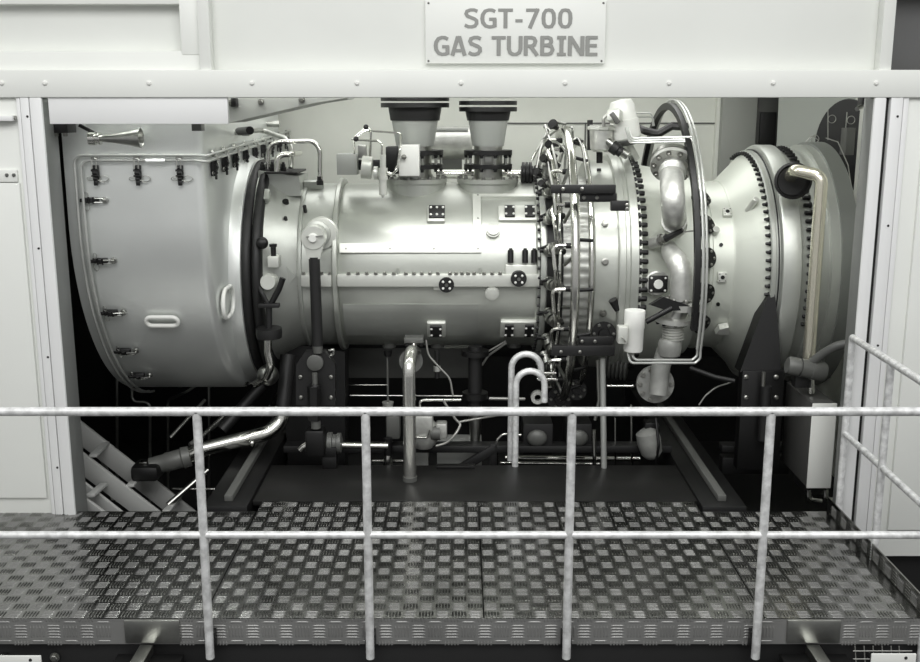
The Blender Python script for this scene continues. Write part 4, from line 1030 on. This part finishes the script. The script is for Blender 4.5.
MB().box(P(144, 462, 6.7), (.05, .05, .012), .003).build('bright_tab', CHROME, t)
MB().sphere(P(252, 443, 6.78), .022).build('weld_boss', CHROME, t)
def simple(nm, lab, cat, pts, w, mm, bend=.08, group=None, part='pipe'):
    p = [P(*q) for q in pts]; Ym = sum(q.y for q in p) / len(p)
    t = thing(nm, lab, cat, min(p, key=lambda q: q.z), group)
    MB().tube(p, L(w / 2, Ym), bend, 14).build(part, mm, t); return t
t = simple('drain_elbow', 'bright short elbow pipe hanging under the black bellows seal', 'pipe', [(268, 338, 6.8), (268, 352, 6.8), (271, 366, 6.8), (266, 378, 6.85), (256, 384, 7.0)], 8, CHROME)
MB().sphere(P(268, 375, 6.92), L(11, 6.9)).build('elbow_body', STEEL, t)
M = frame(P(269, 333, 6.8), V((0, -.05, 1)))
o = MB().lathe([(-.03, .085), (0, .088), (.005, .088), (.01, .088), (.035, .085), (.035, 0)], M, 28).build('flange', DARK, t)
MB().tube([P(269, 332, 6.8), P(269, 304, 6.8)], L(3.2, 6.8)).build('neck', DARK, t)
MB().tube([P(269, 306, 6.8), P(262, 293, 6.8), P(257, 283, 6.85)], L(2.2, 6.8), .04).build('branch', DARK, t)
MB().tube([P(270, 306, 6.8), P(279, 289, 6.8), P(283, 278, 6.8)], L(3, 6.8), .04).build('branch', BLACK, t)
pbox(258, 279, 304, 308, 6.76, .05).build('clamp', DARK, t)
# struts and dark ducts low left
for lab, pts, w, mm in (('thin dark slanted pipe nearest the left jamb under the intake', [(205, 400, 7.3), (170, 438, 7.0)], 4, STEEL),
    ('longer grey slanted pipe under the middle of the intake', [(250, 398, 7.5), (190, 445, 7.0)], 5, MID),
    ('shorter bright slanted pipe in front of the longer grey slanted one', [(228, 412, 7.3), (196, 442, 7.0)], 5, STEEL),
    ('wide dark slanted duct under the bellows seal', [(262, 385, 7.4), (222, 430, 7.2)], 12, DARK),
    ('bright slanted pipe passing beside the swan neck elbow', [(208, 470, 6.9), (168, 505, 6.7)], 6, STEEL),
    ('dim upright pipe under the left of the intake shell', [(117, 372, 7.6), (117, 503, 7.6)], 3, STEEL),
    ('dim upright pipe under the intake between two slanted pipes', [(132, 384, 7.6), (132, 402, 7.6), (150, 402, 7.6), (150, 503, 7.6)], 3, STEEL),
    ('dim upright pipe under the right of the intake shell', [(209, 384, 7.6), (209, 503, 7.6)], 3, STEEL),
    ('dim bent pipe under the intake centre', [(168, 503, 7.6), (168, 400, 7.6), (186, 392, 7.5), (197, 385, 7.5)], 3, STEEL),
    ('bright thin tube low across the left behind the first rail post', [(172, 489, 7.0), (222, 489, 7.0)], 3, CHROME)):
    simple('lower_pipe', lab, 'pipe', pts, w, mm, .05, 'small pipes under the intake')

# front strut ----------------------------------------------------------------------
t = thing('support_strut', 'dark upright strut from the front casing trunnion to a bolted dark plate', 'support', P(315, 455, 6.7))
Ys = 6.78; e = P(314, 237, Ys)
M = frame(V((e.x, Ys - .02, e.z)), V((0, -1, 0)))
m = MB(); m.lathe([(-.05, .03), (-.05, .082), (.0, .085), (.03, .076), (.03, .03)], M, 32)
m.hull([V((e.x - .07, Ys - .04, e.z - .03)), V((e.x - .038, Ys - .04, e.z - .14)), V((e.x + .038, Ys - .04, e.z - .14)), V((e.x + .07, Ys - .04, e.z - .03))], (0, .05, 0)); m.build('rod_eye', PAD, t)
o = MB().lathe([(.0, .032), (.04, .032), (.045, .024), (.055, .024), (.055, 0)], M, 24).build('pin', WHITE, t)
MB().bar(P(306, 237, Ys - .07), P(323, 236, Ys - .07), .008, .008).build('split_pin', STEEL, t)
a = V((e.x, Ys - .015, e.z - .13)); b = V((e.x + .005, Ys - .015, P(316, 345, Ys).z))
MB().cyl(a, b, .037).build('rod', DARK, t)
MB().lathe([(-.05, .03), (-.02, .034), (.0, .034), (.02, .03)], frame(b, V((0, 0, 1))), 20).build('lower_eye', MID, t)
Yp = 6.78
pp = [P(*q) for q in ((296, 365, Yp), (305, 352, Yp), (325, 352, Yp), (335, 365, Yp), (335, 405, Yp), (296, 405, Yp))]
mp = MB().hull(pp, (0, .08, 0)).build('mount_plate', DARK, t)
MB().lathe([(0, .055), (.03, .055), (.033, .05), (.033, 0)], frame(P(315.5, 362, Yp), V((0, -1, 0))), 28).build('pivot_disc', MID, mp)
bolts(mp, [(P(px, py, Yp), (0, -1, 0)) for px, py in ((300.5, 377), (331, 377), (301, 397.5), (331, 397.5))], .016, .014, BRASS, 'bolt', 'round')
m = MB(); vcyl(m, 315, 373, 386, 5.5, 5.5, 6.7, 14); m.build('jack_screw', MID, t)
m = MB(); vcyl(m, 315, 386, 420, 14, 14, 6.7, 6); vcyl(m, 315, 384, 388, 9, 12, 6.7, 12); m.build('jack_body', BLACK, t)
m = MB(); vcyl(m, 316, 420, 428, 10, 10, 6.7, 16); m.build('jack_collar', MID, t)
m = MB(); m.box(P(316, 441, 6.75), (.13, .14, .19), .02); m.build('jack_base', BLACK, t)
MB().tube([P(329, 351, 6.86), P(334, 349, 6.86), P(333, 355, 6.86), P(328, 356, 6.86)], .01, .02, 8).build('lifting_ring', STEEL, t)
t = thing('shaft_motor', 'black geared motor with bright shaft low between the strut and the second post', 'motor', P(335, 450, 6.8))
MB().lathe([(0, .05), (.02, .075), (.05, .075), (.055, .06), (.08, .06), (.085, .07), (.11, .07), (.12, .03)], frame(P(325, 443, 6.8), V((1, 0, 0))), 20).build('gear_head', MID, t)
pbox(322, 336, 448, 458, 6.72, .12).build('foot', BLACK, t)
bx(P(322, 455, 6.72).x, P(336, 455, 6.72).x, 6.72, 6.8, .0, P(330, 457, 6.72).z, .002).build('base', BLACK, t)
MB().tube([P(338, 445, 6.8), P(388, 446, 6.8)], .022).build('shaft', CHROME, t)
MB().tube([P(300, 450, 6.75), P(303, 447, 6.75), P(308, 444, 6.75)], .02, .03).build('hook', CHROME, t)

# polished upright pipe
t = thing('upright_pipe', 'thick polished upright pipe standing on the black cover plate', 'pipe', P(410, 481, 6.5))
xv = P(410, 478, 6.5).x
MB().tube([V((xv, 6.5, .03)), V((xv, 6.5, P(412, 366, 6.5).z)), V((xv + .01, 6.62, P(412, 352, 6.6).z)), V((xv + .02, 6.95, P(413, 352, 6.95).z))], L(6.6, 6.5), .12, 24).build('pipe', POLISH, t)
m = MB(); vcyl(m, 410, 476, 483, 15, 15, 6.5); m.build('base_ring', MID, t)
vcyl(MB(), 414, 340, 353, 6.5, 6.5, 6.85).build('riser', CHROME, t)
a = P(414, 339, 6.85); o = MB().box(a, (.13, .12, .035), .006).build('top_flange', MID, t); MB().cyl(P(411, 361, 6.95), P(411, 361, 7.05), L(12, 7)).build('round_backing', MID, t)
bolts(o, [(a + V((dx, -.04, -.025)), (0, 0, -1)) for dx in (-.05, .05)], .012, .015, DARK)
# goosenecks
for lab, x0, x1, yt, ye, Y in (('galvanised gooseneck pipe, the taller rear one', 511.5, 541, 354, 380, 6.9), ('galvanised gooseneck pipe, the shorter front one with ring end', 516, 544.5, 371, 402, 6.78)):
    t = thing('gooseneck_pipe', lab, 'pipe', P(x0, 470, Y), 'gooseneck pipes')
    rx = (x1 - x0) / 2; cx_ = (x0 + x1) / 2
    pts = [P(x0, 400, Y)] ; pts[0].z = .0
    pts += [P(cx_ - rx * math.cos(k * PI / 12), yt + rx * .95 - rx * .95 * math.sin(k * PI / 12), Y) for k in range(13)] + [P(x1, ye, Y)]
    for q in pts: pass
    pts[0].x = pts[1].x
    MB().tube(pts, L(3.3, Y), 0, 14).build('pipe', GALV, t)
    if Y < 6.8: MB().lathe([(-.02, .022), (-.02, .046), (.02, .046), (.02, .022), (-.02, .022)], frame(P(x1 - 7, 397, Y + .04), V((0, -1, 0))), 20).build('end_ring', CAST, t)

# boxes, pumps and valves on the floor of the enclosure ------------------------------
t = thing('control_valve', 'grey cast control valve beside the polished upright pipe', 'valve', P(425, 447, 6.9))
MB().lathe([(0, .06), (.05, .095), (.09, .10), (.16, .10), (.2, .06), (.24, .06)], frame(P(424, 447, 6.95), V((0, 0, 1))), 24).build('body', CAST, t)
pbox(414, 433, 416, 436, 6.85, .12, .02).build('bonnet', CAST, t)
pbox(436, 447, 424, 439, 6.88, .1, .012).build('side_box', CAST, t)
MB().cyl(P(431, 433, 6.9), P(440, 433, 6.9), .05).build('neck', MID, t)
MB().tube([P(404, 437, 6.85), P(428, 438, 6.83), P(430, 430, 6.83)], .007, .02, 6).build('tube', CHROME, t)
t = thing('valve_block', 'pale mottled valve block low behind the second rail post', 'valve', P(393, 440, 7.0)); pbox(386, 400, 416, 440, 7.0, .12, .02).build('body', MID, t); MB().cyl(P(388, 438, 6.95), P(388, 470, 6.95), .03).build('outlet', BLACK, t); MB().cyl(P(388, 455, 6.94), P(388, 466, 6.94), .022, .035).build('nozzle', CHROME, t)
t = thing('pale_box', 'wide pale grey box low behind the control valve', 'box', P(458, 468, 7.3)); pbox(437, 482, 447, 470, 7.2, .3).build('body', LGREY, t)
t = thing('pale_box', 'narrow pale grey box low beside the polished upright pipe', 'box', P(422, 468, 7.3)); pbox(416, 428, 449, 470, 7.2, .3).build('body', LGREY, t)
t = thing('brace_bar', 'dark sloping brace bar in front of the wide pale box', 'bar', P(462, 468, 7.0)); MB().bar(P(458, 470, 7.0), P(496, 447, 7.0), .05, .06, .004).build('bar', DARK, t); pbox(490, 497, 444, 470, 6.98, .06).build('post', DARK, t); pbox(494, 512, 446, 453, 6.98, .06).build('cross_bar', DARK, t)
for lab, a, b in (('dark grey pump box with round dome, left of the third rail post', 523, 553), ('dark grey pump box with round dome, right of the third rail post', 566, 592)):
    t = thing('pump_box', lab, 'pump', P((a + b) / 2, 458, 7.1), 'pump boxes')
    pbox(a, b, 424, 455, 7.05, .25, .006).build('body', DARK, t)
    p = P((a + b) / 2 - 1, 438, 7.02); MB().sphere(p, L(10.5, 7.0), (1, .5, .85), 24).build('dome', MID, t)
t = thing('round_motor', 'pale rounded motor hanging low behind the cover plate at the right', 'motor', P(650, 460, 6.95))
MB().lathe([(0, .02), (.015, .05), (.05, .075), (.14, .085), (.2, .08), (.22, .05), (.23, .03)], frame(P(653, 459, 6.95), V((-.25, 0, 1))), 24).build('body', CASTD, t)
pbox(645, 660, 423, 432, 6.95, .1, .008).build('terminal_head', BLACK, t)
MB().tube([P(656, 418, 6.93), P(657, 428, 6.9), P(659, 445, 6.86), P(656, 462, 6.9)], .01, .05, 8).build('cable', BLACK, t)
for lab, pts, w, mm in (('bright upright pipe below the lower pipe bracket', [(602.5, 358, 6.75), (604, 470, 6.75)], 6, TUBE),
    ('dim upright pipe left of the bright upright pipe', [(597.5, 360, 6.85), (599, 400, 6.85), (595, 420, 6.85)], 3.6, STEEL),
    ('bright short upright pipe left of the bright upright pipe', [(594, 430, 6.9), (594.5, 470, 6.9)], 4, CHROME),
    ('thin upright pipe at mid distance right of the bright upright pipe', [(615, 418, 7.1), (615.5, 470, 7.1)], 2.2, CHROME),
    ('thin upright pipe closest to the pale rounded motor', [(631, 405, 7.1), (632, 470, 7.1)], 2.4, CHROME),
    ('thin bright tube between the lower bracket and the foot flange', [(607, 386, 6.8), (634, 386, 6.8)], 2.6, CHROME),
    ('lowest thick bright tube behind the pump boxes', [(505, 458, 7.3), (640, 459, 7.3)], 5, CHROME),
    ('second bright tube just under the pump boxes', [(500, 463, 7.25), (600, 464, 7.25)], 3, CHROME),
    ('bright tube left of the polished upright pipe near the floor', [(372, 461, 7.2), (406, 461, 7.2)], 3.6, CHROME),
    ('bright tube above the floor tube left of the upright pipe', [(372, 466, 7.15), (402, 466, 7.15)], 2.2, CHROME),
    ('long thin bright tube level behind the hand rail', [(350, 395.5, 7.5), (462, 396, 7.5)], 2, CHROME),
    ('thin bright tube at the upper left of the polished pipe', [(338, 385, 7.8), (388, 385, 7.8)], 1.6, CHROME),
    ('bright bent tube above the control valve', [(420, 420, 7.0), (420, 401, 7.0), (424, 400, 7.0), (461, 400, 7.0)], 3, CHROME),
    ('short bright tube ending under the goosenecks', [(489, 398.5, 7.2), (525, 399, 7.2)], 3.4, WIRE),
    ('slanted thin tube under the casing near the goosenecks', [(482, 365, 7.3), (488, 356, 7.3), (506, 343, 7.2)], 2.4, WIRE),
    ('upper slanted thin tube under the casing near the goosenecks', [(470, 362, 7.3), (506, 341, 7.25)], 1.8, WIRE),
    ('bent bright tube beside the dark brace bar', [(497, 468, 7.05), (497, 440, 7.05), (503, 434, 7.05), (521, 435, 7.05)], 3, CHROME),
    ('bright tube left of the fuel end flange', [(537, 373, 6.9), (556, 373, 6.9)], 2.6, CHROME),
    ('lower bright tube left of the fuel end flange', [(537, 379, 6.9), (556, 379, 6.9)], 2.2, CHROME)):
    simple('lower_tube', lab, 'tube', pts, w, mm, .04, 'small tubes under the turbine', 'tube')
for lab, pts, w, mm in (('light cable looping down right of the polished upright pipe', [(426, 340, 6.9), (428, 355, 6.9), (438, 366, 6.9), (450, 378, 6.9), (453, 396, 6.9)], 2, WIRE),
    ('light cable sagging from the hand rail towards the control valve', [(443, 400, 6.9), (448, 408, 6.9), (456, 420, 6.9), (461, 424, 6.9), (456, 434, 6.85), (447, 443, 6.85), (436, 446, 6.85)], 2.6, WIRE),
    ('light straight cable rising right from the sagging cable', [(459, 422, 6.95), (482, 418, 7.0), (500, 415, 7.1)], 2.2, WIRE),
    ('light curved cable low beside the exhaust support', [(699, 405, 6.9), (705, 396, 6.9), (716, 387, 6.9), (726, 384, 6.85), (732, 382, 6.85)], 1.6, WIRE),
    ('dark cable reaching from the turbine casing to the exhaust support', [(690, 368, 6.9), (715, 377, 6.85), (735, 381, 6.8)], 5, DARK)):
    simple('loose_cable', lab, 'cable', pts, w, mm, .12, 'loose cables under the turbine', 'cable')
t = thing('drip_column', 'dark flanged column under the middle of the compressor casing', 'column', P(475, 470, 7.2))
m = MB(); vcyl(m, 475, 346, 408, 14, 14, 7.15); m.build('column', DARK, t)
for y0, y1, w in ((350, 355, 28), (392, 398, 26)): m = MB(); vcyl(m, 475, y0, y1, w, w, 7.15); m.build('flange', BLACK, t)
m = MB(); vcyl(m, 475, 408, 442, 15, 10, 7.15); m.build('funnel', STEEL, t)
t = thing('drain_rod', 'thin rod hanging under a boss at the left of the compressor casing', 'rod', P(388, 405, 7.15))
vcyl(MB(), 388, 350, 356, 9, 7, 7.1).build('collar', BLACK, t); vcyl(MB(), 388, 356, 402, 2.2, 2.2, 7.1, 10).build('rod', MID, t); vcyl(MB(), 388, 402, 410, 12, 8, 7.1).build('cup', CAST, t)
t = thing('drain_rod', 'short rod hanging under a boss at the centre of the compressor casing', 'rod', P(437, 370, 7.15))
vcyl(MB(), 437, 350, 378, 5, 5, 7.1, 12).build('rod', DARK, t); vcyl(MB(), 437, 366, 371, 7, 7, 7.1, 12).build('nut', CAST, t)
t = thing('flanged_duct', 'dark ribbed round duct below the combustor casing', 'duct', P(618, 372, 7.0))
M = frame(P(618, 368, 7.1), V((-.35, -.6, -.3))); pr = []
for k in range(6): pr += [(k * .028, .12), (k * .028 + .006, .14), (k * .028 + .018, .14), (k * .028 + .024, .12)]
MB().lathe(pr, frame(P(606, 358, 7.25), V((1, -.25, -.1))), 28).build('ribs', MID, t)
M = frame(P(604, 334, 6.86), V((0, -1, .1)))
o = MB().lathe([(-.05, .08), (.0, .085), (.0, .04), (.02, .035), (.02, 0)], M, 24).build('flange', BLACK, t)
bolts(o, [(M @ V((.066 * math.cos(k * PI / 3), .066 * math.sin(k * PI / 3), 0)), (0, -1, .1)) for k in range(6)], .012, .012, MID, 'bolt', 'round')
t = thing('front_bearing_support', 'dark casting under the front casing between the seal and the strut', 'support', P(300, 400, 7.3))
MB().hull([P(282, 352, 7.35), P(300, 345, 7.35), P(345, 352, 7.35), P(345, 505, 7.35), P(290, 505, 7.35)], (0, .25, 0)).build('casting', DARK, t)
m = MB(); m.xlathe([(-.9, .0), (-.9, .2), (-.2, .2), (-.2, 0)], 24, 8.1, .62); m.build('oil_pipe', BLACK, t)
# ================================================================== CAMERA, LIGHT
cam = bpy.data.cameras.new('camera'); co = bpy.data.objects.new('camera', cam); C.objects.link(co)
cam.sensor_width = 36; cam.lens = F * 36 / 920; cam.clip_start = .05
co.location = EYE; co.rotation_euler = (PI / 2 - TH, 0, 0)
sc = bpy.context.scene; sc.camera = co
w = bpy.data.worlds.new('hall'); sc.world = w; w.use_nodes = True
nt = w.node_tree; bg = nt.nodes['Background']
tc = nt.nodes.new('ShaderNodeTexCoord'); sp_ = nt.nodes.new('ShaderNodeSeparateXYZ'); rp = nt.nodes.new('ShaderNodeValToRGB')
nt.links.new(tc.outputs['Generated'], sp_.inputs['Vector']); nt.links.new(sp_.outputs['Z'], rp.inputs['Fac'])
e = rp.color_ramp.elements
e[0].position = 0.0; e[0].color = (.40, .40, .40, 1)
e[1].position = .75; e[1].color = (.9, .9, .9, 1)
k = rp.color_ramp.elements.new(.22); k.color = (.55, .55, .55, 1)
nt.links.new(rp.outputs['Color'], bg.inputs['Color']); bg.inputs['Strength'].default_value = .8
def area(name, loc, rot, sx, sy, e, col=(1, 1, .99)):
    l = bpy.data.lights.new(name, 'AREA'); l.shape = 'RECTANGLE'; l.size = sx; l.size_y = sy; l.energy = e; l.color = col
    o = bpy.data.objects.new(name, l); C.objects.link(o); o.location = loc; o.rotation_euler = rot; return o
area('enclosure_lamp', (0, 7.9, 3.02), (math.radians(-4), 0, 0), 4.6, 1.1, 38)
area('enclosure_front_lamp', (-.05, 6.13, 2.96), (math.radians(26), 0, 0), 4.5, .1, 36)
area('hall_lamp', (0, .2, 6.0), (math.radians(50), 0, 0), 8, 3, 320)
vs = sc.view_settings
vs.view_transform = 'Standard'; vs.look = 'None'; vs.gamma = 1; vs.use_curve_mapping = False; vs.exposure = 0.2
sc.cycles.use_denoising = True
